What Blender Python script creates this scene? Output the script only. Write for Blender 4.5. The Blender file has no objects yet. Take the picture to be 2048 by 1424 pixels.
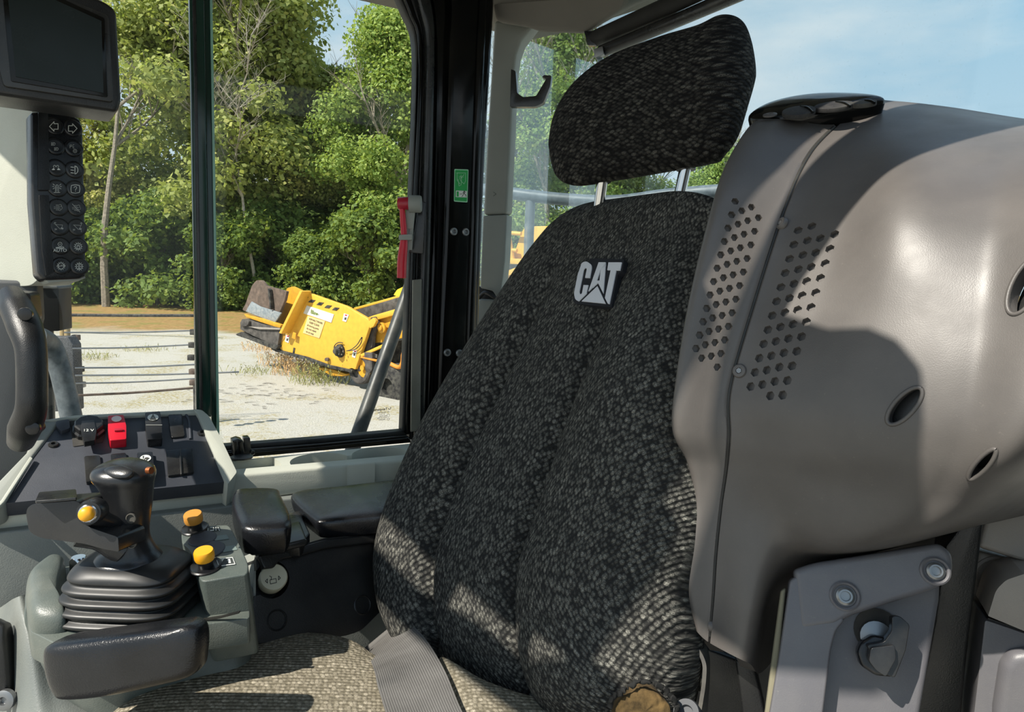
import bpy, bmesh, math, random
import numpy as np
from mathutils import Vector as V, Matrix
from mathutils.bvhtree import BVHTree

SC = bpy.context.scene
COL = SC.collection
# ---------------------------------------------------------------- camera
F = 1400.0                      # focal length in pixels of the 2048 px wide frame
PITCH, ROLL, EYE = math.radians(7.7), math.radians(2.2), 3.3
CAM = V((0, 0, EYE))
fw = V((0, math.cos(PITCH), -math.sin(PITCH)))
u0 = V((0, math.sin(PITCH), math.cos(PITCH)))
rt = (V((1, 0, 0)) * math.cos(ROLL) + u0 * math.sin(ROLL)).normalized()
up = (-V((1, 0, 0)) * math.sin(ROLL) + u0 * math.cos(ROLL)).normalized()
cd = bpy.data.cameras.new('camera')
cd.sensor_width = 36; cd.lens = 36 * F / 2048; cd.clip_start = 0.02; cd.clip_end = 400
cam = bpy.data.objects.new('camera', cd); COL.objects.link(cam)
m3 = Matrix((rt, up, -fw)).transposed().to_4x4(); m3.translation = CAM
cam.matrix_world = m3
SC.camera = cam
# ---------------------------------------------------------------- view, sky, sun
SC.view_settings.view_transform = 'Standard'; SC.view_settings.look = 'None'
SC.view_settings.gamma = 1; SC.view_settings.use_curve_mapping = False
SC.view_settings.exposure = 0.22
SC.cycles.max_bounces = 7; SC.cycles.transparent_max_bounces = 10
SC.cycles.diffuse_bounces = 3; SC.cycles.glossy_bounces = 3; SC.cycles.transmission_bounces = 3
SC.cycles.use_denoising = True
SC.cycles.sample_clamp_indirect = 6

SUN_AZ, SUN_EL = math.radians(-126), math.radians(48)     # azimuth from the view axis, negative = left
sd = V((math.sin(SUN_AZ) * math.cos(SUN_EL), math.cos(SUN_AZ) * math.cos(SUN_EL), math.sin(SUN_EL)))
sl = bpy.data.lights.new('sun', 'SUN'); sl.energy = 6.2; sl.angle = math.radians(0.53); sl.color = (1, .94, .84)
so = bpy.data.objects.new('sun', sl); COL.objects.link(so)
so.rotation_euler = (-sd).to_track_quat('-Z', 'Y').to_euler(); so.location = (0, 0, 12)

wd = bpy.data.worlds.new('sky'); SC.world = wd; wd.use_nodes = True
nt = wd.node_tree; N = nt.nodes; N.clear()
def nn(t, loc=None, **k):
    n = N.new(t)
    for a, b in k.items(): setattr(n, a, b)
    return n
tc = nn('ShaderNodeTexCoord'); sx = nn('ShaderNodeSeparateXYZ'); nt.links.new(tc.outputs['Generated'], sx.inputs[0])
rp = nn('ShaderNodeValToRGB'); nt.links.new(sx.outputs['Z'], rp.inputs[0])
e = rp.color_ramp.elements; e[0].position = 0.0; e[0].color = (.70, .82, .90, 1); e[1].position = .75; e[1].color = (.13, .34, .66, 1)
k = e.new(.32); k.color = (.42, .66, .84, 1)
mp = nn('ShaderNodeMapping'); mp.inputs['Scale'].default_value = (1, 1, 3.2); nt.links.new(tc.outputs['Generated'], mp.inputs[0])
nz = nn('ShaderNodeTexNoise'); nz.inputs['Scale'].default_value = 2.3; nz.inputs['Detail'].default_value = 6; nz.inputs['Roughness'].default_value = .55
nt.links.new(mp.outputs[0], nz.inputs['Vector'])
r2 = nn('ShaderNodeValToRGB'); r2.color_ramp.elements[0].position = .42; r2.color_ramp.elements[1].position = .66
nt.links.new(nz.outputs[0], r2.inputs[0])
mx = nn('ShaderNodeMixRGB'); mx.inputs[2].default_value = (.86, .91, .94, 1)
nt.links.new(r2.outputs[0], mx.inputs[0]); nt.links.new(rp.outputs[0], mx.inputs[1])
bg = nn('ShaderNodeBackground'); bg.inputs['Strength'].default_value = .85; nt.links.new(mx.outputs[0], bg.inputs[0])
wo = nn('ShaderNodeOutputWorld'); nt.links.new(bg.outputs[0], wo.inputs[0])

# ---------------------------------------------------------------- placing helpers
def ray(px, py): return fw + rt * ((px - 1024) / F) - up * ((py - 712) / F)
def P(px, py, d): return CAM + ray(px, py) * d
class Pl:                                     # a plane; n points to the viewer's side
    def __init__(s, o, n):
        s.o = V(o); s.n = V(n).normalized()
        if s.n.dot(CAM - s.o) < 0: s.n = -s.n
    def hit(s, px, py, off=0.0):
        r = ray(px, py); o = s.o + s.n * off
        return CAM + r * ((o - CAM).dot(s.n) / r.dot(s.n))
def pl3(a, b, c):
    A, B, C_ = P(*a), P(*b), P(*c)
    return Pl(A, (B - A).cross(C_ - A))
def HZ(px, py, d): return Pl(P(px, py, d), (0, 0, 1))
WD = V((math.sin(math.radians(59)), math.cos(math.radians(59)), 0))     # direction of the window wall
WN = V((WD.y, -WD.x, 0))                                                # its normal, into the cab
def RW(px, py, d): return Pl(P(px, py, d), WN)                          # a plane parallel to the window wall
WALL = RW(640, 890, 1.09)
BD = V((math.cos(math.radians(52)), -math.sin(math.radians(52)), 0))     # direction of the rear wall
REAR = Pl(P(1012, 300, 1.33), V((-BD.y, BD.x, 0)))

# ---------------------------------------------------------------- objects
WL = {}
def wloc(o): return WL.get(o.name, V((0, 0, 0))) if o else V((0, 0, 0))
def thing(name, loc, label, cat, group=None, rz=0):
    o = bpy.data.objects.new(name, None); COL.objects.link(o); o.location = loc; WL[o.name] = V(loc)
    o.empty_display_size = .02
    return tag(o, label, cat, group)
def tag(o, label, cat, group=None, kind=None):
    o['label'] = label; o['category'] = cat
    if group: o['group'] = group
    if kind: o['kind'] = kind
    return o
def struct(o, label=None):
    o['kind'] = 'structure'
    if label: o['label'] = label
    return o
def link(name, me, mt, parent=None, smooth=30):
    o = bpy.data.objects.new(name, me); COL.objects.link(o)
    if mt is not None: me.materials.append(mt)
    if smooth:
        me.polygons.foreach_set('use_smooth', [True] * len(me.polygons))
        me.set_sharp_from_angle(angle=math.radians(smooth))
    if parent is not None:
        o.parent = parent; o.location = -wloc(parent) if parent.type == 'EMPTY' else (0, 0, 0)
    return o
def from_bm(name, bm, mt, parent=None, smooth=30, recalc=True):
    if recalc: bmesh.ops.recalc_face_normals(bm, faces=bm.faces)
    me = bpy.data.meshes.new(name); bm.to_mesh(me); bm.free()
    return link(name, me, mt, parent, smooth)
def bev(bm, w, seg=3, ang=25):
    if w <= 0: return
    es = [e for e in bm.edges if len(e.link_faces) == 2 and e.calc_face_angle(0) > math.radians(ang)]
    bmesh.ops.bevel(bm, geom=es, offset=w, segments=seg, affect='EDGES', clamp_overlap=True, profile=.5)
def rnd(pts, r, seg=4):                       # round the corners of a 2D polygon; r a number or one per corner
    out = []; n = len(pts)
    for i, p in enumerate(pts):
        ri = r[i] if isinstance(r, (list, tuple)) else r
        p = V(p[:2]); a = V(pts[i - 1][:2]) - p; b = V(pts[(i + 1) % n][:2]) - p
        la, lb = a.length, b.length
        ri = min(ri, la * .48, lb * .48)
        if ri <= 0: out.append(tuple(p)); continue
        A = p + a / la * ri; B = p + b / lb * ri
        for k in range(seg + 1):
            t = k / seg; q = A * (1 - t) ** 2 + p * 2 * t * (1 - t) + B * t * t
            out.append((q.x, q.y))
    return out
def plate_bm(bm, pts3, n, thick):
    a = [bm.verts.new(p) for p in pts3]; b = [bm.verts.new(p - n * thick) for p in pts3]
    k = len(a); bm.faces.new(a); bm.faces.new(b[::-1])
    for i in range(k): bm.faces.new((a[i - 1], a[i], b[i], b[i - 1]))
def plate(name, out, pl, thick, mt, parent=None, bevel=.0015, off=0, smooth=30, seg=3):
    bm = bmesh.new(); plate_bm(bm, [pl.hit(x, y, off) for x, y in out], pl.n, thick)
    bmesh.ops.recalc_face_normals(bm, faces=bm.faces)
    bev(bm, bevel, seg)
    return from_bm(name, bm, mt, parent, smooth)
def prism(name, pts3, n, thick, mt, parent=None, bevel=.001, seg=2):
    bm = bmesh.new(); plate_bm(bm, pts3, n, thick); bmesh.ops.recalc_face_normals(bm, faces=bm.faces); bev(bm, bevel, seg)
    return from_bm(name, bm, mt, parent)
def box(name, c, ax, ay, az, sx_, sy_, sz_, mt, parent=None, bevel=.001, seg=2):
    c = V(c); p = [c + ax * sx_ * i + ay * sy_ * j + az * sz_ for i, j in ((-1, -1), (1, -1), (1, 1), (-1, 1))]
    return prism(name, p, az, 2 * sz_, mt, parent, bevel, seg)
def cr(arr, n, closed=False):                 # Catmull-Rom resampling along axis 0 to n points
    a = np.asarray(arr, float); m = len(a)
    t = np.linspace(0, m if closed else m - 1, n, endpoint=not closed)
    i = np.floor(t).astype(int)
    if not closed: i = np.minimum(i, m - 2)
    f = (t - i).reshape((-1,) + (1,) * (a.ndim - 1))
    def g(k):
        if closed: return a[k % m]
        lo = k < 0; hi = k > m - 1; r = a[np.clip(k, 0, m - 1)].copy()
        r[lo] = 2 * a[0] - a[1]; r[hi] = 2 * a[-1] - a[-2]
        return r
    p0, p1, p2, p3 = g(i - 1), g(i), g(i + 1), g(i + 2)
    return .5 * (2 * p1 + (p2 - p0) * f + (2 * p0 - 5 * p1 + 4 * p2 - p3) * f ** 2 + (3 * p1 - p0 - 3 * p2 + p3) * f ** 3)
def grid_mesh(name, G, mt, parent=None, wrap=False, caps=False, uv=None, smooth=40, flip=False):
    nu, nv = G.shape[:2]; vs = G.reshape(-1, 3); fs = []
    for i in range(nu - 1):
        for j in range(nv if wrap else nv - 1):
            k = (j + 1) % nv
            fs.append((i * nv + j, i * nv + k, (i + 1) * nv + k, (i + 1) * nv + j))
    if caps: fs.append(tuple(range(nv))[::-1]); fs.append(tuple((nu - 1) * nv + j for j in range(nv)))
    me = bpy.data.meshes.new(name); me.from_pydata([tuple(v) for v in vs], [], fs)
    if uv is not None:
        l = me.uv_layers.new(name='UVMap'); U = uv.reshape(-1, 2)
        for lp in me.loops: l.data[lp.index].uv = U[lp.vertex_index]
    bm = bmesh.new(); bm.from_mesh(me); bmesh.ops.remove_doubles(bm, verts=bm.verts, dist=1e-6)
    bmesh.ops.recalc_face_normals(bm, faces=bm.faces); bm.to_mesh(me); bm.free()
    return link(name, me, mt, parent, smooth)
def gnormals(G):
    a = np.gradient(G, axis=0); b = np.gradient(G, axis=1); n = np.cross(a, b)
    n /= np.linalg.norm(n, axis=2, keepdims=True) + 1e-12
    view = np.array(CAM) - G
    if (n * view).sum() < 0: n = -n
    return n
def solid_grid(name, G, thick, mt, parent=None, smooth=40, round_edge=0, edges=(1, 1, 1, 1), uv=None):
    """a surface facing the viewer, given thickness away from it; its rim may be rounded back"""
    n = gnormals(G); G = G.copy()
    if round_edge:
        nu, nv = G.shape[:2]
        ai = np.arange(nu)[:, None]; aj = np.arange(nv)[None, :]
        du = np.linalg.norm(np.diff(G, axis=0), axis=2).mean(); dv = np.linalg.norm(np.diff(G, axis=1), axis=2).mean()
        z0 = np.zeros((nu, nv))
        e = np.minimum.reduce([z0 + ai * du + (0 if edges[0] else 9), z0 + (nu - 1 - ai) * du + (0 if edges[1] else 9),
                               z0 + aj * dv + (0 if edges[2] else 9), z0 + (nv - 1 - aj) * dv + (0 if edges[3] else 9)])
        t = np.clip(1 - e / round_edge, 0, 1)
        G = G - n * ((1 - np.sqrt(np.clip(1 - t * t, 0, 1))) * round_edge)[..., None]
    B = G - n * thick
    nu, nv = G.shape[:2]
    idx = lambda i, j, s: s * nu * nv + i * nv + j
    fs = []
    for i in range(nu - 1):
        for j in range(nv - 1):
            fs.append((idx(i, j, 0), idx(i, j + 1, 0), idx(i + 1, j + 1, 0), idx(i + 1, j, 0)))
            fs.append((idx(i + 1, j, 1), idx(i + 1, j + 1, 1), idx(i, j + 1, 1), idx(i, j, 1)))
    rim = [(i, 0) for i in range(nu)] + [(nu - 1, j) for j in range(1, nv)] + [(i, nv - 1) for i in range(nu - 2, -1, -1)] + [(0, j) for j in range(nv - 2, 0, -1)]
    for a, b in zip(rim, rim[1:] + rim[:1]): fs.append((idx(*a, 0), idx(*b, 0), idx(*b, 1), idx(*a, 1)))
    vs = np.concatenate([G.reshape(-1, 3), B.reshape(-1, 3)])
    me = bpy.data.meshes.new(name); me.from_pydata([tuple(v) for v in vs], [], fs)
    if uv is not None:
        l = me.uv_layers.new(name='UVMap'); U = np.concatenate([uv.reshape(-1, 2)] * 2)
        for lp in me.loops: l.data[lp.index].uv = U[lp.vertex_index]
    bm = bmesh.new(); bm.from_mesh(me); bmesh.ops.recalc_face_normals(bm, faces=bm.faces); bm.to_mesh(me); bm.free()
    return link(name, me, mt, parent, smooth)
def ctrl(rows, nu, nv):
    G = np.array([[tuple(P(*c)) for c in r] for r in rows])
    G = cr(G, nu); return np.swapaxes(cr(np.swapaxes(G, 0, 1), nv), 0, 1)
def pillow(name, out, pl, T, drop, mt, parent=None, n=64, nr=10, power=2.2, shrink=.9, off=0, fn=None, curve=True, uv=False):
    """a soft or moulded pad: outline at its widest, domed by T towards the plane's normal, falling by drop behind"""
    pts = np.array([tuple(pl.hit(x, y, off)) for x, y in out])
    if curve: pts = cr(pts, n, True)
    nn_ = np.array(pl.n); c = pts.mean(0)
    rings = []
    for h, s in ((-drop, shrink * .97), (-drop, shrink), (-drop * .6, (1 + shrink) / 2 + .01)):
        rings.append(c + (pts - c) * s + nn_ * h)
    for k in range(nr + 1):
        a = k / nr; s = math.cos(a * math.pi / 2); s = s ** (1 / power * 1.0) if k < nr else 0.0
        h = T * (max(0, 1 - max(s, 0) ** power)) ** (1 / power)
        rg = c + (pts - c) * s + nn_ * h
        if fn is not None: rg = rg + nn_ * np.array([[fn(s, t / len(pts))] for t in range(len(pts))])
        rings.append(rg)
    G = np.array(rings); U = None
    if uv:
        ax = np.array(WD); ay = np.cross(nn_, ax); U = np.stack([(G - c) @ ax, (G - c) @ ay], -1)
    o = grid_mesh(name, G, mt, parent, wrap=True, uv=U, smooth=50)
    return o
def tube(name, pts, r, mt, parent=None, n=16, cap=True, res=None, closed=False, smooth=50):
    pts = [V(p) for p in pts]
    if res: pts = [V(p) for p in cr([tuple(p) for p in pts], res, closed)]
    m = len(pts); rs = r if isinstance(r, (list, tuple)) else [r] * m
    if len(rs) != m: rs = list(np.interp(np.linspace(0, 1, m), np.linspace(0, 1, len(rs)), rs))
    T = [(pts[min(i + 1, m - 1)] - pts[max(i - 1, 0)]).normalized() for i in range(m)]
    a = T[0].orthogonal().normalized(); R = []
    for i in range(m):
        a = (a - T[i] * a.dot(T[i])).normalized(); b = T[i].cross(a)
        R.append([tuple(pts[i] + (a * math.cos(q) + b * math.sin(q)) * rs[i]) for q in [2 * math.pi * j / n for j in range(n)]])
    return grid_mesh(name, np.array(R), mt, parent, wrap=True, caps=cap, smooth=smooth)
def lathe(name, c, ax, prof, mt, parent=None, n=32, smooth=35):
    """prof: (radius, height) pairs along the axis"""
    c = V(c); ax = V(ax).normalized(); a = ax.orthogonal().normalized(); b = ax.cross(a)
    R = [[tuple(c + ax * h + (a * math.cos(q) + b * math.sin(q)) * max(r, 1e-5)) for q in [2 * math.pi * j / n for j in range(n)]] for r, h in prof]
    return grid_mesh(name, np.array(R), mt, parent, wrap=True, caps=True, smooth=smooth)
def loft(name, secs, mt, parent=None, n=40, res=None, ax=V((1, 0, 0)), ay=V((0, 1, 0)), smooth=50, caps=True):
    """secs: (px, py, d, rx, ry, exponent) horizontal super-ellipse sections"""
    S = [(*P(s[0], s[1], s[2]), s[3], s[4], s[5] if len(s) > 5 else 2) for s in secs]
    S = np.array(S, float)
    if res: S = cr(S, res)
    R = []
    for x, y, z, rx, ry, ex in S:
        c = V((x, y, z)); ring = []
        for j in range(n):
            q = 2 * math.pi * j / n; cs, sn = math.cos(q), math.sin(q)
            ring.append(tuple(c + ax * rx * math.copysign(abs(cs) ** (2 / ex), cs) + ay * ry * math.copysign(abs(sn) ** (2 / ex), sn)))
        R.append(ring)
    return grid_mesh(name, np.array(R), mt, parent, wrap=True, caps=caps, smooth=smooth)
def strokes(name, o, ax, ay, n, lines, w, mt, parent=None, h=.0003):
    """flat printed line work: every line a list of 2D points in metres on the plane (o, ax, ay)"""
    bm = bmesh.new()
    for ln in lines:
        ww = w
        if isinstance(ln, dict):
            pts = [o + ax * x + ay * y + n * h for x, y in ln['fill']]
            if (pts[1] - pts[0]).length > 0: plate_bm(bm, pts, n, h)
            continue
        for (x0, y0), (x1, y1) in zip(ln, ln[1:]):
            d = V((x1 - x0, y1 - y0)); L = d.length
            if L < 1e-7: continue
            d /= L; q = V((-d.y, d.x)) * ww / 2; a = V((x0, y0)) - d * ww * .4; b = V((x1, y1)) + d * ww * .4
            pts = [o + ax * p.x + ay * p.y + n * h for p in (a - q, b - q, b + q, a + q)]
            plate_bm(bm, pts, n, h)
    return from_bm(name, bm, mt, parent, 0)
def circ(cx, cy, r, n=16, a0=0, a1=360): return [(cx + r * math.cos(math.radians(a0 + (a1 - a0) * i / n)), cy + r * math.sin(math.radians(a0 + (a1 - a0) * i / n))) for i in range(n + 1)]
def text(name, s, o, ax, ay, n, size, mt, parent=None, h=.0003, align='CENTER', mirror=False, bold=0):
    cu = bpy.data.curves.new(name, 'FONT'); cu.body = s; cu.size = size; cu.align_x = align; cu.align_y = 'CENTER'; cu.extrude = h / 2; cu.offset = bold
    t = bpy.data.objects.new(name, cu); COL.objects.link(t); bpy.context.view_layer.update()
    me = bpy.data.meshes.new_from_object(t.evaluated_get(bpy.context.evaluated_depsgraph_get()))
    bpy.data.objects.remove(t); bpy.data.curves.remove(cu)
    sx_ = -1 if mirror else 1
    for v in me.vertices: v.co = o + ax * v.co.x * sx_ + ay * v.co.y + n * (v.co.z + h)
    me.name = name
    return link(name, me, mt, parent, 0)
def cut(o, cutter, solver='EXACT'):
    n0 = len(o.data.polygons); dia = o.dimensions.length
    for sv, us in ((solver, False), (solver, True), ('FAST', False)):
        md = o.modifiers.new('cut', 'BOOLEAN'); md.object = cutter; md.operation = 'DIFFERENCE'; md.solver = sv
        if sv == 'EXACT': md.use_self = us
        bpy.context.view_layer.update()
        me = bpy.data.meshes.new_from_object(o.evaluated_get(bpy.context.evaluated_depsgraph_get()))
        o.modifiers.clear()
        if len(me.polygons) > n0 * .7: me.name = o.data.name; o.data = me; break
    bpy.data.objects.remove(cutter)
    me = o.data
    me.polygons.foreach_set('use_smooth', [True] * len(me.polygons)); me.set_sharp_from_angle(angle=math.radians(40))
def bvh(o, off=None):
    bm = bmesh.new(); bm.from_mesh(o.data); t = BVHTree.FromBMesh(bm); bm.free(); return t
def hit(t, px, py):
    loc, n, _, _ = t.ray_cast(CAM, ray(px, py).normalized())
    if loc is None: loc, n, _, _ = t.find_nearest(P(px, py, .5))
    if n.dot(CAM - loc) < 0: n = -n
    return loc, n
def frame(n):                                 # in-plane axes: one near picture-right, one near up
    a = (rt - n * rt.dot(n)).normalized(); return a, n.cross(a)
def screw(parent, loc, n, r, mt, name='screw', recess=True):
    return lathe(name, loc, n, [(r, -.001), (r, r * .18), (r * .85, r * .42), (r * .5, r * .5), (r * .42, r * .48), (r * .36, -r * .15), (0, -r * .2)], mt, parent, 24)

# ---------------------------------------------------------------- materials
def lin(c):
    if isinstance(c, str):
        c = [int(c[i:i + 2], 16) / 255 for i in (0, 2, 4)]
    return tuple(x / 12.92 if x <= .04045 else ((x + .055) / 1.055) ** 2.4 for x in c)
class MT:
    def __init__(s, name):
        s.m = bpy.data.materials.new(name); s.m.use_nodes = True; s.t = s.m.node_tree; s.t.nodes.clear()
        s.out = s.t.nodes.new('ShaderNodeOutputMaterial'); s.b = s.n('ShaderNodeBsdfPrincipled'); s.l(s.b.outputs[0], s.out.inputs[0])
    def n(s, t, **k):
        x = s.t.nodes.new(t)
        for a, b in k.items(): setattr(x, a, b)
        return x
    def l(s, a, b): s.t.links.new(a, b)
    def noise(s, scale, detail=3, rough=.5, vec=None):
        x = s.n('ShaderNodeTexNoise'); x.inputs['Scale'].default_value = scale; x.inputs['Detail'].default_value = detail; x.inputs['Roughness'].default_value = rough
        if vec is None: vec = s.co()
        s.l(vec, x.inputs['Vector']); return x.outputs[0]
    def co(s, kind='Object'):
        if not hasattr(s, 'c' + kind): setattr(s, 'c' + kind, s.n('ShaderNodeTexCoord').outputs[kind])
        return getattr(s, 'c' + kind)
    def ramp(s, fac, *st):
        x = s.n('ShaderNodeValToRGB'); el = x.color_ramp.elements
        while len(el) < len(st): el.new(.5)
        for i, (p, c) in enumerate(st): el[i].position = p; el[i].color = (c, c, c, 1) if isinstance(c, (int, float)) else (*c[:3], 1)
        s.l(fac, x.inputs[0]); return x.outputs[0]
    def mix(s, f, a, b, mode='MIX'):
        x = s.n('ShaderNodeMixRGB', blend_type=mode)
        for i, q in enumerate((f, a, b)):
            if hasattr(q, 'links'): s.l(q, x.inputs[i])
            elif isinstance(q, (int, float)): x.inputs[i].default_value = q if i == 0 else (q, q, q, 1)
            else: x.inputs[i].default_value = (*q[:3], 1)
        return x.outputs[0]
    def math(s, op, a, b=0, c=None):
        x = s.n('ShaderNodeMath', operation=op)
        for i, q in enumerate((a, b, c)):
            if q is None: continue
            if hasattr(q, 'links'): s.l(q, x.inputs[i])
            else: x.inputs[i].default_value = q
        return x.outputs[0]
    def bump(s, h, st=.3, dist=.001):
        x = s.n('ShaderNodeBump'); x.inputs['Strength'].default_value = st; x.inputs['Distance'].default_value = dist
        s.l(h, x.inputs['Height']); s.l(x.outputs[0], s.b.inputs['Normal'])
    def set(s, **k):
        for a, b in k.items(): 
            i = s.b.inputs[a.replace('_', ' ')]
            if hasattr(b, 'links'): s.l(b, i)
            elif isinstance(b, tuple) and len(b) == 3: i.default_value = (*b, 1)
            else: i.default_value = b
        return s
def plain(name, c, rough=.5, metal=0, grain=0, gscale=1400, dust=.0, dscale=14, var=.08, spec=.5, dcol='a9a595'):
    m = MT(name); c = lin(c)
    base = m.mix(m.ramp(m.noise(9, 4), (.35, 0.), (.7, 1.)), tuple(x * (1 - var) for x in c), tuple(min(1, x * (1 + var)) for x in c))
    if dust:
        d = m.ramp(m.noise(dscale, 7, .65), (.38, 0.), (.78, 1.))
        base = m.mix(m.math('MULTIPLY', d, dust), base, lin(dcol))
        sp = m.ramp(m.noise(420, 2), (.70, 0.), (.76, 1.))
        base = m.mix(m.math('MULTIPLY', sp, dust * .8), base, lin(dcol))
    m.set(Base_Color=base, Metallic=metal, Specular_IOR_Level=spec)
    m.set(Roughness=m.ramp(m.noise(30, 4), (.3, max(0, rough - .06)), (.7, min(1, rough + .06))))
    if grain: m.bump(m.noise(gscale, 2), grain, .0006)
    return m.m
GREY_LT = plain('light_grey_plastic', 'b3b5a9', .55, grain=.35, gscale=900, dust=.25)
GREY_LT2 = plain('light_grey_trim', '8f928b', .6, grain=.2, dust=.1)
GREY_MD = plain('grey_plastic', '6c716e', .5, grain=.45, gscale=700, dust=.2)
GREY_GREEN = plain('dark_grey_green_plastic', '4e5753', .42, grain=.35, gscale=900, dust=.22)
POD = plain('pod_plastic', '575350', .44, grain=.12, gscale=1200, dust=.10, dscale=9, dcol='a39a90')
POD_BOX = plain('pod_box_plastic', '605f63', .40, grain=.18, gscale=1200, dust=.12)
TAN_PL = plain('warm_grey_plastic', 'a59c93', .5, grain=.25, dust=.15)
BLACK = plain('black_plastic', '131416', .40, grain=.35, gscale=900, dust=.04)
BLACK_SM = plain('black_smooth_plastic', '16171a', .28, grain=.06, dust=.08)
BLACK_PAD = plain('black_padded_vinyl', '101114', .27, grain=.35, gscale=800, dust=.03, dcol='8a9098')
BLACK_FACE = plain('black_panel_face', '373a41', .5, grain=.2, gscale=1100, dust=.10, dcol='8c9098')
GLOSS = plain('gloss_black_paint', '050606', .13, dust=.015, spec=.32)
RUBBER = plain('black_rubber', '0e0f10', .5, dust=.10)
BOOT = plain('boot_rubber', '1f2021', .42, dust=.06)
LEVER = plain('lever_grip_plastic', '212224', .28, grain=.12, gscale=1000, dust=.03)
WHITE = plain('white_print', 'd9dbd4', .6, var=.02)
ICON = plain('icon_print', 'c9cbc4', .6, var=.02)
ICON_DIM = plain('dim_icon_print', '9b9d98', .6, var=.02)
RED = plain('red_plastic', 'c4182c', .35, var=.05)
RED_DK = plain('dark_red_plastic', 'a81c30', .4, var=.05)
YEL_BTN = plain('yellow_button', 'e8a31c', .4, var=.05)
ORG_BTN = plain('orange_button', 'c88a35', .45, var=.05)
CHROME = plain('chrome', 'd8d8d8', .12, metal=1, var=.02)
STEEL = plain('worn_steel', '8a8c8e', .38, metal=.8, dust=.2)
GREEN_ST = plain('green_sticker', '1f9a46', .4, var=.03)
HEAD = plain('headliner', '77736a', .95, grain=.5, gscale=1500)
DARKTUBE = plain('dark_painted_tube', '20252a', .45, dust=.25)
GREYRAIL = plain('weathered_grey_rail', '4d555b', .5, dust=.6, dscale=60, dcol='8e959a')
YEL = plain('machine_yellow', 'e6b03c', .5, dust=.10, dscale=3, var=.06, dcol='9a7a3a')
YEL2 = plain('worn_yellow', 'd9a024', .6, dust=.35, dscale=4, dcol='6b5637')
RUST = plain('rusty_steel', '6b5a4f', .8, dust=.7, dscale=5, dcol='383430', var=.3)
GRIME = plain('tarred_steel', '3e3a38', .8, dust=.5, dscale=7, dcol='86807a', var=.3)
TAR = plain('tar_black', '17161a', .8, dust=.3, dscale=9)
BARK = plain('bark', '8b8274', .9, var=.3)
BARE = plain('bare_branch', 'a79f92', .9, var=.2)
FOAM = None
def belt_mat():
    m = MT('belt_webbing'); co = m.co('UV')
    w = m.n('ShaderNodeTexWave'); w.inputs['Scale'].default_value = 180; w.inputs['Distortion'].default_value = .4; m.l(co, w.inputs['Vector'])
    b = m.mix(m.ramp(m.noise(11, 5, .6), (.3, 0.), (.75, 1.)), lin('4c4a47'), lin('73716e'))
    m.set(Base_Color=b, Roughness=.85); m.bump(w.outputs[0], .5, .0006); return m.m
def fabric(name, dark, light, ang, dustc, dust, cell=(.0052, .0040), cover=.5, bst=.9):
    m = MT(name); uv = m.co('UV')
    mp_ = m.n('ShaderNodeMapping'); mp_.inputs['Rotation'].default_value = (0, 0, ang); mp_.inputs['Scale'].default_value = (1 / cell[0], 1 / cell[1], 1); m.l(uv, mp_.inputs[0])
    nz_ = m.noise(60, 2, vec=uv); 
    add = m.n('ShaderNodeMixRGB', blend_type='ADD'); add.inputs[0].default_value = .55; m.l(mp_.outputs[0], add.inputs[1]); m.l(m.n('ShaderNodeTexNoise').outputs[1], add.inputs[2])
    vo = m.n('ShaderNodeTexVoronoi'); vo.inputs['Randomness'].default_value = .62; vo.inputs['Scale'].default_value = 1; m.l(mp_.outputs[0], vo.inputs['Vector'])
    fl = m.ramp(vo.outputs['Distance'], (.30, 1.), (.66, 0.))
    sc = m.n('ShaderNodeSeparateColor'); m.l(vo.outputs['Color'], sc.inputs[0])
    pick = m.math('MAXIMUM', m.math('MULTIPLY', sc.outputs[0], 1.0), cover)
    fine = m.ramp(m.noise(1300, 2, .7, vec=uv), (.38, .08), (.62, 1.))
    f = m.math('MULTIPLY', m.math('MULTIPLY', fl, pick), fine)
    b = m.mix(f, lin(dark), lin(light))
    if dust: b = m.mix(m.math('MULTIPLY', m.ramp(m.noise(700, 3, vec=uv), (.35, .2), (.7, 1.)), dust), b, lin(dustc))
    m.set(Base_Color=b, Roughness=.95, Specular_IOR_Level=.15)
    sp = m.n('ShaderNodeSeparateXYZ'); m.l(mp_.outputs[0], sp.inputs[0])
    rows = m.math('SINE', m.math('MULTIPLY', sp.outputs[1], math.pi * 2))
    h = m.math('ADD', m.math('MULTIPLY', rows, .5), fl); m.bump(h, bst, .0012)
    return m.m
FAB = fabric('seat_fabric', '212223', '98968c', math.radians(-36), '6f6a5c', .08, cell=(.0029, .0046), cover=.5, bst=.7)
FAB_HEAD = fabric('headrest_fabric', '111112', '6b6962', math.radians(38), '6f6a5c', .02, cell=(.0030, .0062), cover=.30, bst=.7)
FAB_CUSH = fabric('dusty_cushion_fabric', '5a5548', 'd6ccb8', math.radians(25), '958c78', .45, cell=(.0038, .0046), cover=.5, bst=.5)
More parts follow.
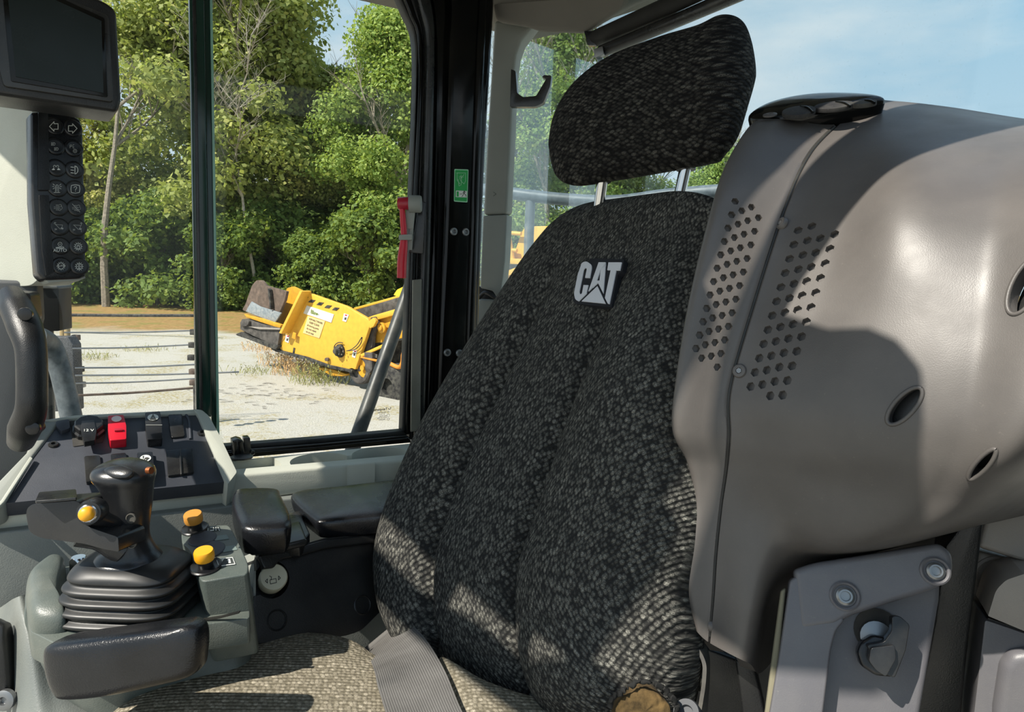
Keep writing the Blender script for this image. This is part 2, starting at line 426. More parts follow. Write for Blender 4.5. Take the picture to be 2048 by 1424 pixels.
def glass(name, tint, dustcol, dust, speck):
    m = MT(name); m.t.nodes.remove(m.b)
    tr = m.n('ShaderNodeBsdfTransparent'); tr.inputs[0].default_value = (*tint, 1)
    gl = m.n('ShaderNodeBsdfGlossy'); gl.inputs['Roughness'].default_value = .01; gl.inputs[0].default_value = (.9, .95, .95, 1)
    df = m.n('ShaderNodeBsdfDiffuse'); df.inputs[0].default_value = (*lin(dustcol), 1)
    fr = m.n('ShaderNodeFresnel'); fr.inputs[0].default_value = 1.45
    a = m.n('ShaderNodeMixShader'); m.l(m.math('MULTIPLY', fr.outputs[0], .35), a.inputs[0]); m.l(tr.outputs[0], a.inputs[1]); m.l(gl.outputs[0], a.inputs[2])
    d1 = m.ramp(m.noise(3.5, 6, .6), (.3, dust * .4), (.75, dust))
    d2 = m.math('MULTIPLY', m.ramp(m.noise(380, 2), (.66, 0.), (.74, 1.)), speck)
    b = m.n('ShaderNodeMixShader'); m.l(m.math('ADD', d1, d2), b.inputs[0]); m.l(a.outputs[0], b.inputs[1]); m.l(df.outputs[0], b.inputs[2])
    m.l(b.outputs[0], m.out.inputs[0]); return m.m
GLASS1 = glass('dusty_side_glass', (.955, .965, .955), 'a9b3a8', .015, .08)
GLASS2 = glass('dusty_rear_glass', (.90, .95, .96), 'aeb8bd', .035, .05)
GLASS_EDGE = plain('green_glass_edge', '17342c', .15, var=.2)
GLASS_LINE = plain('pale_glass_edge', '7fa898', .2, var=.2)
# ================================================================= the yard outside
def ground_mat():
    m = MT('gravel_and_grass'); co = m.co()
    g = m.mix(m.ramp(m.noise(60, 4, .7), (.3, 0.), (.7, 1.)), lin('a5a197'), lin('dedbd2'))
    g = m.mix(m.ramp(m.noise(22, 3, .8), (.56, 0.), (.66, .55)), g, lin('6e6a62'))
    g = m.mix(m.ramp(m.noise(7, 5, .7), (.35, 0.), (.7, .45)), g, lin('b3ab98'))
    t = m.mix(m.ramp(m.noise(5, 6, .75), (.3, 0.), (.7, 1.)), lin('7f6238'), lin('bd9c68'))
    t = m.mix(m.ramp(m.noise(.9, 3), (.5, 0.), (.62, .6)), t, lin('7d8242'))
    weeds = m.ramp(m.noise(.55, 6, .7), (.50, 0.), (.60, .8))
    g = m.mix(m.math('MULTIPLY', weeds, m.ramp(m.noise(14, 3), (.4, 0.), (.6, 1.))), g, lin('a0925a'))
    s = m.n('ShaderNodeSeparateXYZ'); m.l(co, s.inputs[0])
    y = m.math('ADD', s.outputs[1], m.math('MULTIPLY', m.noise(.35, 5), 5))
    f = m.ramp(m.math('DIVIDE', y, 60), (.49, 0.), (.52, 1.))
    m.set(Base_Color=m.mix(f, g, t), Roughness=.95, Specular_IOR_Level=.2)
    m.bump(m.noise(25, 5, .7), .7, .05); return m.m
bm = bmesh.new(); bmesh.ops.create_grid(bm, x_segments=2, y_segments=2, size=110)
bmesh.ops.translate(bm, verts=bm.verts, vec=(0, 90, 0)); g = from_bm('ground', bm, ground_mat(), None, 0); struct(g, 'pale gravel yard with a strip of dry tan grass')

def leaf_mat(name, c1, c2, c3):
    m = MT(name); a = m.n('ShaderNodeAttribute', attribute_name='tint')
    col = m.mix(m.ramp(a.outputs['Fac'], (.0, 0.), (.7, 1.)), lin(c1), lin(c2))
    col = m.mix(m.ramp(a.outputs['Fac'], (.86, 0.), (1., .8)), col, lin(c3))
    col = m.mix(m.ramp(m.noise(.35, 3), (.35, 0.), (.65, .5)), col, lin(c2))
    m.set(Base_Color=col, Roughness=.6, Specular_IOR_Level=.3)
    tl = m.n('ShaderNodeBsdfTranslucent'); m.l(m.mix(.5, col, lin('a8b838')), tl.inputs[0])
    mxs = m.n('ShaderNodeMixShader'); mxs.inputs[0].default_value = .45; m.l(m.b.outputs[0], mxs.inputs[1]); m.l(tl.outputs[0], mxs.inputs[2])
    m.l(mxs.outputs[0], m.out.inputs[0]); return m.m
LEAF = [leaf_mat('oak_leaves', '6f7f44', 'b4bc70', 'ddd284'), leaf_mat('yellowing_leaves', '848a4c', 'c4be76', 'e6d888'),
        leaf_mat('bright_green_leaves', '668a42', 'a8bc68', 'd2d67c'), leaf_mat('dark_shrub_leaves', '4e6430', '7f9850', 'b0b860')]
def foliage_mesh(name, blobs, n, size, seed):
    rg = np.random.default_rng(seed); B = np.array(blobs)          # x, y, z, r
    w = B[:, 3] ** 2; k = rg.choice(len(B), n, p=w / w.sum())
    d = rg.normal(size=(n, 3)); d /= np.linalg.norm(d, axis=1, keepdims=True)
    rad = B[k, 3] * (rg.random(n) ** .40) * (1 + .35 * (rg.random(n) ** 3))
    c = B[k, :3] + d * rad[:, None] * np.array([1, 1, .8])
    nrm = d * .6 + rg.normal(size=(n, 3)) * .6 + np.array([0, 0, .5]); nrm /= np.linalg.norm(nrm, axis=1, keepdims=True)
    a = np.cross(nrm, rg.normal(size=(n, 3))); a /= np.linalg.norm(a, axis=1, keepdims=True); b = np.cross(nrm, a)
    s = size * (.65 + .7 * rg.random(n))[:, None]
    v = np.stack([c - a * s * .5, c - b * s * .36 - a * s * .05, c + a * s * .5, c + b * s * .36 + nrm * s * .12], 1).reshape(-1, 3)
    me = bpy.data.meshes.new(name); me.vertices.add(4 * n); me.vertices.foreach_set('co', v.ravel())
    me.loops.add(4 * n); me.loops.foreach_set('vertex_index', np.arange(4 * n)); me.polygons.add(n)
    me.polygons.foreach_set('loop_start', np.arange(0, 4 * n, 4)); me.polygons.foreach_set('loop_total', np.full(n, 4)); me.update()
    at = me.attributes.new('tint', 'FLOAT', 'POINT'); at.data.foreach_set('value', np.repeat(rg.random(n), 4)); return me
def branch_mesh(name, seed, H_, r, levels=3, spread=.5, first=.25):
    rd = random.Random(seed); bm = bmesh.new()
    def seg(a, b, ra, rb, n=7):
        d = (b - a).normalized(); x = d.orthogonal().normalized(); y = d.cross(x)
        A = [bm.verts.new(a + (x * math.cos(q) + y * math.sin(q)) * ra) for q in [2 * math.pi * i / n for i in range(n)]]
        B = [bm.verts.new(b + (x * math.cos(q) + y * math.sin(q)) * rb) for q in [2 * math.pi * i / n for i in range(n)]]
        for i in range(n): bm.faces.new((A[i - 1], A[i], B[i], B[i - 1]))
    def grow(p, d, L, r_, lv):
        k = 5; q = p
        for i in range(k):
            d = (d + V((rd.uniform(-1, 1), rd.uniform(-1, 1), rd.uniform(-.4, .7))) * .14).normalized()
            e = q + d * L / k; seg(q, e, r_ * (1 - i / k * .6), r_ * (1 - (i + 1) / k * .6)); q = e
            if lv > 0 and i >= (k * first if lv == levels else 0):
                for _ in range(2 if lv > 1 else 2):
                    s = V((rd.uniform(-1, 1), rd.uniform(-1, 1), rd.uniform(0, .6))).normalized()
                    grow(q, (d * (1 - spread) + s * spread).normalized(), L * rd.uniform(.35, .5), r_ * .42, lv - 1)
    grow(V((0, 0, 0)), V((0, 0, 1)), H_, r, levels)
    me = bpy.data.meshes.new(name); bm.to_mesh(me); bm.free(); return me
def crown(seed, H_, W, base, nb):
    rd = random.Random(seed); out = []
    for i in range(nb):
        t = rd.random() ** .8; z = base + (H_ - base) * t
        prof = math.sin(math.pi * min(1, .18 + t * .80)) ** .6
        a = rd.uniform(0, 2 * math.pi); rr = W * prof * math.sqrt(rd.random()) * rd.uniform(.8, 1.05)
        out.append((rr * math.cos(a), rr * math.sin(a), z, rd.uniform(.7, 1.5) * W / 4.2))
    return out
PROTO = []
for i, (W, base, nb, n) in enumerate(((4.4, 2.2, 105, 38000), (4.0, 3.2, 90, 30000), (4.8, 1.6, 110, 40000))):
    PROTO.append((foliage_mesh('foliage', crown(10 + i, 20, W, base, nb), n, .27, i), branch_mesh('trunk', 30 + i, 15, .26)))
    PROTO[-1][0].materials.append(LEAF[i]); PROTO[-1][1].materials.append(BARK)
SHRUB = foliage_mesh('foliage', crown(77, 4.6, 2.6, .3, 46), 9000, .22, 9); SHRUB.materials.append(LEAF[3])
SHST = branch_mesh('stem', 5, 3, .06); SHST.materials.append(BARK)
def atg(px, d): return V(((px - 1024) / F * d * 1.0 + 0.0, d, 0))
def put(fm, sm, name, px, d, s, rz, label, cat, group, part2='trunk', wid=1.0):
    L = atg(px, d); t = thing(name, L, label, cat, group); t.rotation_euler.z = rz; t.scale = (s * wid, s * wid, s)
    for nme, me in (('foliage', fm), (part2, sm)):
        o = bpy.data.objects.new(nme, me); COL.objects.link(o); o.parent = t
kinds = ['green oak with dense crown', 'thin yellowing tree', 'bright green maple']
kc = ['oak tree', 'yellowing tree', 'maple tree']
TR = [(165, 43, 14.8, 1, 'leftmost, beside the keypad, with sky above it'), (368, 44, 22.5, 0, 'directly left of the window post, taller than the frame'),
      (470, 43, 24.5, 0, 'behind the bare branches, just right of the window post'), (590, 47, 16.4, 1, 'standing above the front of the yellow paver, ragged top'),
      (672, 46, 14.4, 0, 'lower one standing between two taller crowns'), (770, 42, 16.6, 2, 'beside the black cab pillar and red hammer'),
      (250, 56, 12, 0, 'set back in the gap left of the post'), (425, 58, 24, 2, 'set back right behind the window post'),
      (540, 57, 17, 1, 'set back between the taller trees'), (720, 58, 15.5, 1, 'set back near the pillar'), (850, 50, 18, 0, 'half hidden behind the cab pillar'),
      (1100, 38, 15.4, 2, 'rounded, alone in the rear window beside the headrest'), (1245, 44, 11.4, 0, 'seen under the headrest between its two rods'),
      (1390, 42, 10.8, 2, 'seen under the headrest right of both rods'), (1030, 52, 15.5, 1, 'set back at the left edge of the rear window'),
      (50, 47, 20, 0, 'beyond the monitor and light grey pillar cover')]
for i, (px, d, h, k, where) in enumerate(TR):
    put(*PROTO[k], 'oak_tree' if k == 0 else ('young_tree' if k == 1 else 'maple_tree'), px, d, h / 20, i * 1.7, f'{kinds[k]} {where}', 'tree', 'trees along the edge of the yard')
wh = ['at the left edge near the keypad', 'left of the pale trunk', 'right of the pale trunk', 'left of the window post', 'behind the window post', 'right of the window post',
      'left of the raised hopper wing', 'behind the hopper wing', 'behind the striped paver edge', 'above the white banner', 'above the conveyor', 'beside the red hammer handle', 'behind the cab pillar',
      'left in the rear window', 'beside the rail post', 'beyond the backrest top', 'under the headrest', 'beyond the grey pod']
for i, px in enumerate((120, 185, 245, 310, 380, 440, 500, 560, 620, 680, 740, 800, 870, 1020, 1090, 1180, 1290, 1400)):
    put(SHRUB, SHST, 'shrub', px, 39.5 + (i * 7 % 5) * .9, (.95 + (i * 5 % 4) * .13), i * 2.1, f'dark green shrub at the foot of the trees, {wh[i]}', 'shrub', 'shrubs below the trees', 'stem', 1.0)
for i, px in enumerate((90, 270, 460, 650, 840, 1060, 1260, 1450)):
    put(SHRUB, SHST, 'tall_shrub', px, 47, 1.35, i * 1.3, f'tall undergrowth thicket in the second row, number {("one two three four five six seven eight").split()[i]} from the left', 'shrub', 'thickets in the second row', 'stem', 1.7)
me = branch_mesh('bare_tree', 91, 10.5, .11, 3, .62, .35); me.materials.append(BARE)
o = bpy.data.objects.new('bare_tree', me); COL.objects.link(o); o.location = atg(515, 39.8); tag(o, 'leafless pale branching tree in front of the green oaks', 'bare tree')
me = branch_mesh('slender_trunk', 92, 11, .22, 2, .5, .6); me.materials.append(BARK)
o = bpy.data.objects.new('slender_trunk', me); COL.objects.link(o); o.location = atg(207, 38.2); tag(o, 'pale straight trunk beside the keypad, standing in tan grass', 'tree trunk')

# weeds
def tuft(px, py, hgt, n, seed, mt, wide=.35, flat=False):
    d = EYE / (-ray(px, py).z); L = P(px, py, d); rg = random.Random(seed); bm = bmesh.new()
    for i in range(n):
        a = rg.uniform(0, 6.28); r = rg.random() ** .7 * wide; b = V((L.x + math.cos(a) * r * 1.6, L.y + math.sin(a) * r * 1.4, 0)); h_ = hgt * rg.uniform(.25, 1)
        if flat:
            q = rg.uniform(-.6, .6); ln = V((math.cos(q), math.sin(q), .06)) * h_ * 3; s = V((-ln.y, ln.x, 0)).normalized() * .014; b.z = .01; k = V((0, 0, .015))
            bm.faces.new([bm.verts.new(w) for w in (b - s, b + s, b + ln + s * .4, b + ln - s * .4)]); bm.faces.new([bm.verts.new(w) for w in (b - s + k, b + ln * .6 + V((-ln.y, ln.x, 0)) * .3, b + ln * .6 + V((-ln.y, ln.x, 0)) * .3 + s)])
            continue
        ln = V((rg.uniform(-.7, .7), rg.uniform(-.5, .5), 1)).normalized() * h_; s = V((1, rg.uniform(-.5, .5), 0)).normalized() * .007
        m1 = b + ln * .55; t1 = b + ln + V((ln.x, ln.y, -.12 * h_)) * .35
        bm.faces.new([bm.verts.new(q) for q in (b - s, b + s, m1 + s * .8, m1 - s * .8)]); bm.faces.new([bm.verts.new(q) for q in (m1 - s * .8, m1 + s * .8, t1)])
        for _ in range(3):
            w = b + ln * rg.uniform(.4, 1); e = V((rg.uniform(-1, 1), rg.uniform(-1, 1), rg.uniform(.1, .8))).normalized() * h_ * .16
            bm.faces.new([bm.verts.new(q) for q in (w, w + e * .5 + s * 2.2, w + e, w + e * .5 - s * 2.2)])
    return from_bm('weed_tuft', bm, mt, None, 0, False)
WEED = plain('weed_green', '8c8c50', .8, var=.3); WEEDR = plain('weed_reddish', 'c4a070', .9, var=.3); WEEDD = plain('dead_twigs', '3a332c', .9)
for i, (px, py, h_, n, mt_, lb) in enumerate(((640, 765, .75, 130, WEED, 'green weed tuft below the paver side plate'), (600, 748, .8, 160, WEEDR, 'reddish dry weeds under the paver edge'),
        (570, 730, .7, 120, WEEDR, 'tan dry weeds left under the paver'), (530, 700, .45, 90, WEEDR, 'short dry grass below the hopper'), (505, 745, .3, 70, WEED, 'sparse green grass on gravel in front of the hopper'),
        (660, 752, .55, 90, WEEDR, 'dry weeds at the wheel end of the paver'), (180, 716, .25, 80, WEED, 'low green weed patch beside the rack'), (300, 700, .2, 60, WEED, 'low green weed patch behind the steel rods'))):
    tag(tuft(px, py, h_, n, i, mt_, .5), lb, 'weeds', 'weeds in the gravel', 'stuff')
tag(tuft(510, 790, .10, 70, 50, WEEDD, 1.1, True), 'dark dead twigs scattered on the white gravel', 'twigs', None, 'stuff')

# ================================================================= yellow paver on the gravel
AZ = math.radians(36)
MP = Pl(P(640, 680, 18), (-math.sin(AZ), -math.cos(AZ), 0)); MU = V((math.cos(AZ), -math.sin(AZ), 0))
def M(x, y): return (460 + x / 5.478, 540 + y / 5.478)
def MM(*p): return [M(*q) for q in p]
pv = thing('asphalt_paver', atg(650, 17.5), 'tilted yellow road paver parked on gravel with raised hopper wing', 'paving machine')
plate('side_plate', rnd(MM((780, 222), (1280, 398), (1512, 535), (1535, 600), (1372, 1095), (1330, 1075), (1290, 1095), (1200, 1080), (700, 930), (560, 880), (530, 830)), 3), MP, .10, YEL, pv, .02)
plate('front_flange', MM((765, 225), (790, 235), (562, 700), (535, 690)), MP, .30, YEL, pv, .01, .28)
plate('flange_web', MM((800, 245), (840, 262), (640, 690), (560, 800), (545, 745)), MP, .02, plain('shaded_yellow', 'b98a2c', .7, dust=.3), pv, .004, .012)  # shadow of the front flange put into a darker yellow
plate('lobe_plate', rnd(MM((600, 300), (620, 200), (690, 178), (790, 225), (700, 420), (545, 660), (505, 590)), 3), MP, .06, YEL2, pv, .01, -.5)
for i, (x, y) in enumerate(((815, 308), (893, 340), (985, 368), (1072, 400), (1155, 425))):
    plate('hazard_mark', MM((x - 40, y + 12), (x - 8, y - 16), (x + 42, y - 10), (x + 10, y + 20)), MP, .01, TAR, pv, 0, .012)
bn = plate('banner', MM((840, 388), (1137, 487), (1108, 578), (803, 475)), MP, .02, WHITE, pv, .003, .015)
o_ = MP.hit(*M(930, 470), .02); ax_ = (MP.hit(*M(1030, 505), .02) - MP.hit(*M(930, 470), .02)).normalized(); ay_ = ax_.cross(MP.n) * -1
if ay_.z < 0: ay_ = -ay_
text('lettering', 'Blaw-', o_, ax_, ay_, MP.n, .15, plain('green_print', '7a8c2a', .6), bn, .004)
sg = plate('notice_sign', MM((853, 505), (1040, 562), (978, 750), (797, 690)), MP, .02, plain('pale_notice', 'e2c98c', .6), pv, .003, .015)
for i, s in enumerate(('ASPHALT PAVER', 'KEEP CLEAR', 'of moving parts', 'do not stand', 'on or near')):
    q = M(925 - i * 16 + 14, 560 + i * 32)
    text('notice_line', s, MP.hit(*q, .02), ax_, ay_, MP.n, .075, RUST, sg, .003)
for q in (((1248, 475), (1302, 492), (1270, 570), (1230, 556)), ((612, 710), (652, 722), (640, 800), (600, 782)), ((1350, 870), (1390, 885), (1370, 965), (1335, 950))):
    s = plate('warning_decal', MM(*q), MP, .01, WHITE, pv, 0, .013)
    cx = sum(a for a, b in q) / 4; cy = sum(b for a, b in q) / 4
    plate('decal_symbol', MM((cx - 12, cy + 20), (cx - 6, cy - 5), (cx + 14, cy - 2), (cx + 8, cy + 25)), MP, .004, TAR, s, 0, .016)
    plate('decal_heading', MM((cx - 6, cy - 25), (cx, cy - 36), (cx + 22, cy - 30), (cx + 14, cy - 18)), MP, .004, RED, s, 0, .016)
hb = lathe('hub', MP.hit(*M(1212, 885)), MP.n, [(.17, 0), (.17, .04), (.13, .05), (.13, .12), (.07, .14), (.06, .2), (0, .2)], TAR, pv, 20)
for k in range(6):
    a = k * math.pi / 3; lathe('hub_bolt', MP.hit(*M(1212, 885), .12) + (MU * math.cos(a) + V((0, 0, 1)) * math.sin(a)) * .10, MP.n, [(.018, 0), (.018, .02), (0, .022)], STEEL, hb, 8)
tube('guard_ring', [MP.hit(*M(1205 + 65 * math.cos(q), 855 + 62 * math.sin(q)), .05) for q in np.linspace(.9, 5.2, 14)], .012, TAR, pv, 8)
tube('hose', [MP.hit(*M(*q), .08) for q in ((1275, 888), (1330, 870), (1395, 815), (1445, 735), (1430, 810), (1370, 870), (1300, 885))], .012, TAR, pv, 8, res=30)
for q in ((742, 430), (672, 600)): plate('flange_slot', MM((q[0] - 5, q[1]), (q[0] + 8, q[1] - 25), (q[0] + 10, q[1] + 5), (q[0] - 3, q[1] + 28)), MP, .01, TAR, pv, 0, .03)
plate('latch_block', MM((672, 745), (690, 680), (722, 692), (715, 765)), MP, .02, YEL2, pv, .01, .10)
plate('slot', MM((695, 850), (712, 855), (700, 920), (685, 915)), MP, .01, TAR, pv, 0, .014)
plate('lower_pipe_stub', rnd(MM((1035, 960), (1075, 960), (1075, 1000), (1035, 1000)), 4), MP, .05, RUST, pv, .005, .08)
plate('bottom_skid', MM((450, 850), (560, 880), (840, 950), (1090, 1040), (1340, 1095), (1330, 1125), (1080, 1075), (820, 985), (500, 895), (450, 870)), MP, .5, TAR, pv, .01, .03)
plate('tongue_plate', MM((960, 1060), (1130, 1090), (1270, 1140), (1240, 1165), (1110, 1160), (980, 1090)), MP, .2, YEL2, pv, .01, -.1)
# hopper
plate('hopper_wing', rnd(MM((170, 370), (240, 170), (290, 112), (345, 112), (395, 172), (620, 235), (600, 330), (490, 590), (150, 445), (137, 430)), [2, 3, 3, 3, 2, 1, 1, 2, 1, 1]), MP, .08, RUST, pv, .015, -.05)
plate('wing_liner', MM((200, 400), (235, 345), (330, 400), (560, 470), (490, 580), (170, 455)), MP, .04, plain('blue_grey_steel', '77828a', .5, dust=.6, dcol='c8c6c0'), pv, .01, .0)
plate('wing_rib', MM((410, 200), (430, 215), (450, 430), (436, 432)), MP, .10, TAR, pv, .01, .06)
plate('yellow_lip', MM((150, 480), (200, 500), (350, 530), (560, 600), (545, 640), (330, 570), (180, 520)), MP, .1, YEL2, pv, .01, .05)
plate('hopper_floor', rnd(MM((115, 590), (130, 535), (200, 545), (330, 590), (555, 640), (520, 830), (450, 810), (250, 720), (110, 650)), 2), MP, .4, GRIME, pv, .03, .1)
plate('floor_rib', MM((200, 620), (545, 640), (545, 655), (320, 650)), MP, .05, plain('light_steel', '9b948c', .6), pv, .005, .16)
plate('push_bar', rnd(MM((60, 705), (130, 675), (210, 730), (530, 830), (500, 870), (430, 850), (200, 760), (80, 720)), 1.5), MP, .4, TAR, pv, .02, .12)
plate('roller', rnd(MM((105, 580), (140, 530), (210, 560), (190, 615), (120, 620)), 4), MP, .3, GRIME, pv, .03, .18)
# conveyor and undercarriage to the right
plate('upper_beam', MM((1350, 415), (1800, 290), (1990, 230), (1990, 262), (1810, 318), (1370, 440)), MP, .12, YEL, pv, .015, -.6)
plate('conveyor_bed', MM((1380, 440), (1810, 310), (1990, 260), (1990, 390), (1500, 520)), MP, .1, GRIME, pv, .01, -.5)
plate('lower_beam', MM((1490, 525), (1560, 500), (1990, 375), (1990, 440), (1620, 545), (1520, 560)), MP, .15, YEL, pv, .015, -.2)
plate('side_frame', MM((1530, 560), (1620, 550), (1990, 445), (1990, 720), (1700, 790), (1570, 800)), MP, .08, YEL2, pv, .01, -.3)
plate('mast_plate', rnd(MM((1540, 520), (1590, 510), (1620, 600), (1570, 700), (1555, 850), (1480, 900), (1440, 830), (1525, 600)), 2), MP, .1, GRIME, pv, .01, -.15)
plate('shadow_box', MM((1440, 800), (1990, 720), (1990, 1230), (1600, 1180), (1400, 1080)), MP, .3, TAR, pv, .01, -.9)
lathe('sprocket', MP.hit(*M(1672, 632), -.2), MP.n, [(.13, 0), (.13, .05), (.07, .06), (.07, .1), (.03, .12), (0, .12)], YEL2, pv, 12)
plate('strut', MM((1425, 925), (1720, 790), (1722, 825), (1435, 955)), MP, .06, YEL, pv, .01, .1)
plate('lower_strut', MM((1425, 948), (1640, 990), (1640, 1015), (1430, 965)), MP, .06, plain('orange_paint', 'd98a2e', .5), pv, .01, .14)
tube('tow_loop', [MP.hit(*M(*q), .1) for q in ((1760, 1030), (1850, 1065), (1890, 1010), (1905, 900), (1990, 820))], .05, plain('orange_tube_paint', 'd98a2e', .5), pv, 10, res=16)
wh_ = lathe('wheel', MP.hit(*M(1475, 1070), -.28), MP.n, [(.20, 0), (.36, .01), (.40, .04), (.40, .18), (.36, .21), (.27, .2), (.25, .16), (.08, .15), (.07, .2), (0, .2)], GRIME, pv, 28)
lathe('rim', MP.hit(*M(1475, 1070), -.12), MP.n, [(.25, 0), (.25, .02), (.2, .03), (.07, .01), (.07, .09), (0, .09)], YEL2, wh_, 24)
plate('fork_arm', rnd(MM((1470, 900), (1560, 905), (1555, 1090), (1520, 1140), (1480, 1100)), 2), MP, .08, GRIME, pv, .01, .12)
plate('fork_decal', MM((1575, 915), (1610, 925), (1605, 965), (1572, 955)), MP, .01, WHITE, pv, 0, .0)
lathe('drum', MP.hit(*M(1830, 1260), -.2), MP.n, [(.3, -.4), (.52, -.38), (.52, .3), (.45, .34), (.2, .34), (.2, .2), (0, .2)], TAR, pv, 28)
plate('frame_foot', MM((1590, 1060), (1990, 1100), (1990, 1180), (1600, 1130)), MP, .2, YEL2, pv, .01, -.5)
plate('hood', rnd(MM((1790, 275), (1830, 215), (1990, 140), (1990, 310), (1900, 305)), 2), MP, .5, plain('bright_yellow_hood', 'f3c92e', .45), pv, .03, .1)
plate('pivot_lug', rnd(MM((1515, 565), (1570, 520), (1600, 560), (1570, 620), (1530, 640)), 2), MP, .08, YEL, pv, .01, .02)

# machine seen through the rear window
RP = Pl(P(1050, 540, 14), (-.5, -.85, 0))
rm = thing('rear_machine', atg(1050, 14), 'yellow machine frame with ladder seen in the rear window', 'machine')
def R8(x, y): return (880 + x / 4.744, 320 + y / 4.744)
def RR(*p): return [R8(*q) for q in p]
plate('tall_plate', RR((770, 690), (810, 630), (1400, 620), (1400, 1000), (700, 990), (690, 930)), RP, .1, YEL, rm, .01)
tube('ladder_rail', [RP.hit(*R8(*q), .1) for q in ((645, 690), (690, 950))], .05, YEL, rm, 8)
tube('ladder_top', [RP.hit(*R8(*q), .1) for q in ((640, 690), (770, 700))], .04, YEL, rm, 8)
tube('ladder_rung', [RP.hit(*R8(*q), .1) for q in ((675, 855), (730, 860))], .04, YEL, rm, 8)
plate('deck', RR((560, 935), (1400, 940), (1400, 1000), (560, 985)), RP, .3, YEL, rm, .01, .2)
plate('deck_plate', RR((560, 955), (660, 965), (660, 990), (560, 985)), RP, .02, WHITE, rm, .002, .22)
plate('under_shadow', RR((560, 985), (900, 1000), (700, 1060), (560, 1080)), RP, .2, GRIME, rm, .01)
plate('side_body', RR((540, 1090), (720, 1030), (1400, 960), (1400, 2560), (520, 2560)), RP, .3, YEL2, rm, .02, .12)
plate('body_beam', RR((545, 1085), (850, 970), (1000, 960), (1000, 990), (560, 1125)), RP, .1, YEL, rm, .01, .2)

# steel rack with rods left of the window post
RK = thing('steel_rod_rack', atg(250, 13), 'rack of long thin steel rods clamped at both ends on gravel', 'rod rack')
def Z3(x, y): return (60 + x / 5.0875, 560 + y / 5.0857)
D = 13
for i, (y0, y1, x0, x1, r_, mt_) in enumerate(((665, 661, 128, 392, .014, STEEL), (697, 689, 145, 392, .014, STEEL), (736, 729, 150, 392, .016, STEEL), (751, 744, 150, 478, .016, STEEL), (767, 757, 150, 395, .014, STEEL), (791, 775, 150, 395, .022, RUST))):
    tube('rod', [P(x0, y0, D - .6), P((x0 + x1) / 2, (y0 + y1) / 2 + 2, D), P(x1, y1, D + .4)], r_, mt_, RK, 8, res=8)
tube('chain', [P(118, 630, 26), P(260, 631, 26), P(400, 631, 26)], .06, TAR, RK, 6)
for q, c in (((152, 675), RUST), ((152, 706), TAR), ((160, 738), TAR), ((163, 769), STEEL), ((385, 690), TAR), ((388, 664), TAR), ((383, 715), TAR), ((386, 743), RUST), ((387, 765), RUST)):
    box('clamp', P(q[0], q[1], D - .2), V((1, 0, 0)), V((0, 1, 0)), V((0, 0, 1)), .06, .05, .05, c, RK, .01)
plate('end_plate', [(84, 674), (135, 674), (146, 690), (152, 822), (84, 824)], Pl(P(120, 750, 12.5), (0, -1, 0)), .25, plain('black_scuffed_plate', '26272a', .7, dust=.5, dscale=60, dcol='9a9ca0'), RK, .02)
for x in (124, 133): tube('end_post', [P(x, 633, 12.7), P(x + 1, 650, 12.7), P(x + 2, 676, 12.7)], .05, plain('weathered_post', 'a58f66', .8), RK, 8)
tube('rack_leg', [P(140, 815, 12.8), P(142, 845, 12.8)], .06, TAR, RK, 8); tube('rack_leg', [P(391, 760, D + .3), P(393, 842, D + .3)], .05, TAR, RK, 8)
# things just outside the cab glass
tag(tube('outside_grab_rail', [P(70, 672, 1.15), P(95, 685, 1.2), P(112, 712, 1.22), P(126, 760, 1.23), P(146, 850, 1.24), P(160, 930, 1.25), P(230, 1250, 1.28), P(300, 1640, 1.32)], .0175, GREYRAIL, None, 18, res=40), 'weathered grey curved rail just outside the glass by the black handle', 'grab rail')
tag(tube('diagonal_strut', [P(825, 560, 1.42), P(765, 730, 1.36), P(712, 880, 1.30), P(712, 880, 1.30) + (P(712, 880, 1.30) - P(765, 730, 1.36)) * 4.1], .0135, DARKTUBE, None, 20), 'dark diagonal tube outside the window in front of the paver', 'support tube')
mb = thing('mirror_housing', P(95, 662, 1.3), 'black rectangular mirror housing outside, below the keypad', 'mirror')
MPn = Pl(P(95, 620, 1.3), (.15, -1, 0))
plate('housing', rnd([(70, 572), (117, 576), (119, 662), (78, 663)], 3), MPn, .05, plain('mirror_black', '040404', .5, spec=.2), mb, .004)
tube('mirror_arm', [P(95, 640, 1.33), P(100, 900, 1.36), P(110, 1300, 1.40), P(115, 1590, 1.42)], .010, BLACK_SM, mb, 10)
plate('housing_cap', [(72, 568), (114, 572), (117, 578), (74, 577)], MPn, .06, DARKTUBE, mb, .002, .008)
# ================================================================= cab shell
def vplate(name, out, pl, th, mt, bevel=.003, off=0, lab=None, parent=None, seg=3): 
    o = plate(name, out, pl, th, mt, parent, bevel, off, seg=seg)
    return struct(o, lab) if parent is None else o
vplate('window_1', [(60, -120), (423, -120), (438, 830), (450, 905), (60, 905)], WALL, .004, GLASS1, 0, -.012, 'left sliding pane of the side window')
vplate('window_2', [(384, -120), (850, -120), (830, 880), (400, 915)], WALL, .004, GLASS1, 0, .0, 'right pane of the side window')
# post between the panes
vplate('trim_1', [(378, -60), (407, -60), (423, 835), (393, 826)], WALL, .016, GLASS_EDGE, .002, .012, 'dark green-black post between the sliding panes')
vplate('trim_2', [(384, -60), (391, -60), (406, 835), (400, 826)], WALL, .004, BLACK_SM, .001, .015, 'black channel on the window post')
vplate('trim_3', [(419, -60), (424, -60), (439, 870), (434, 870)], WALL, .006, GLASS_LINE, .0005, .008, 'pale polished edge of the sliding pane')
vplate('trim_4', [(407, -60), (419, -60), (434, 870), (423, 840)], WALL, .006, GLASS_EDGE, .0005, .004, 'dark seal beside the pane edge')
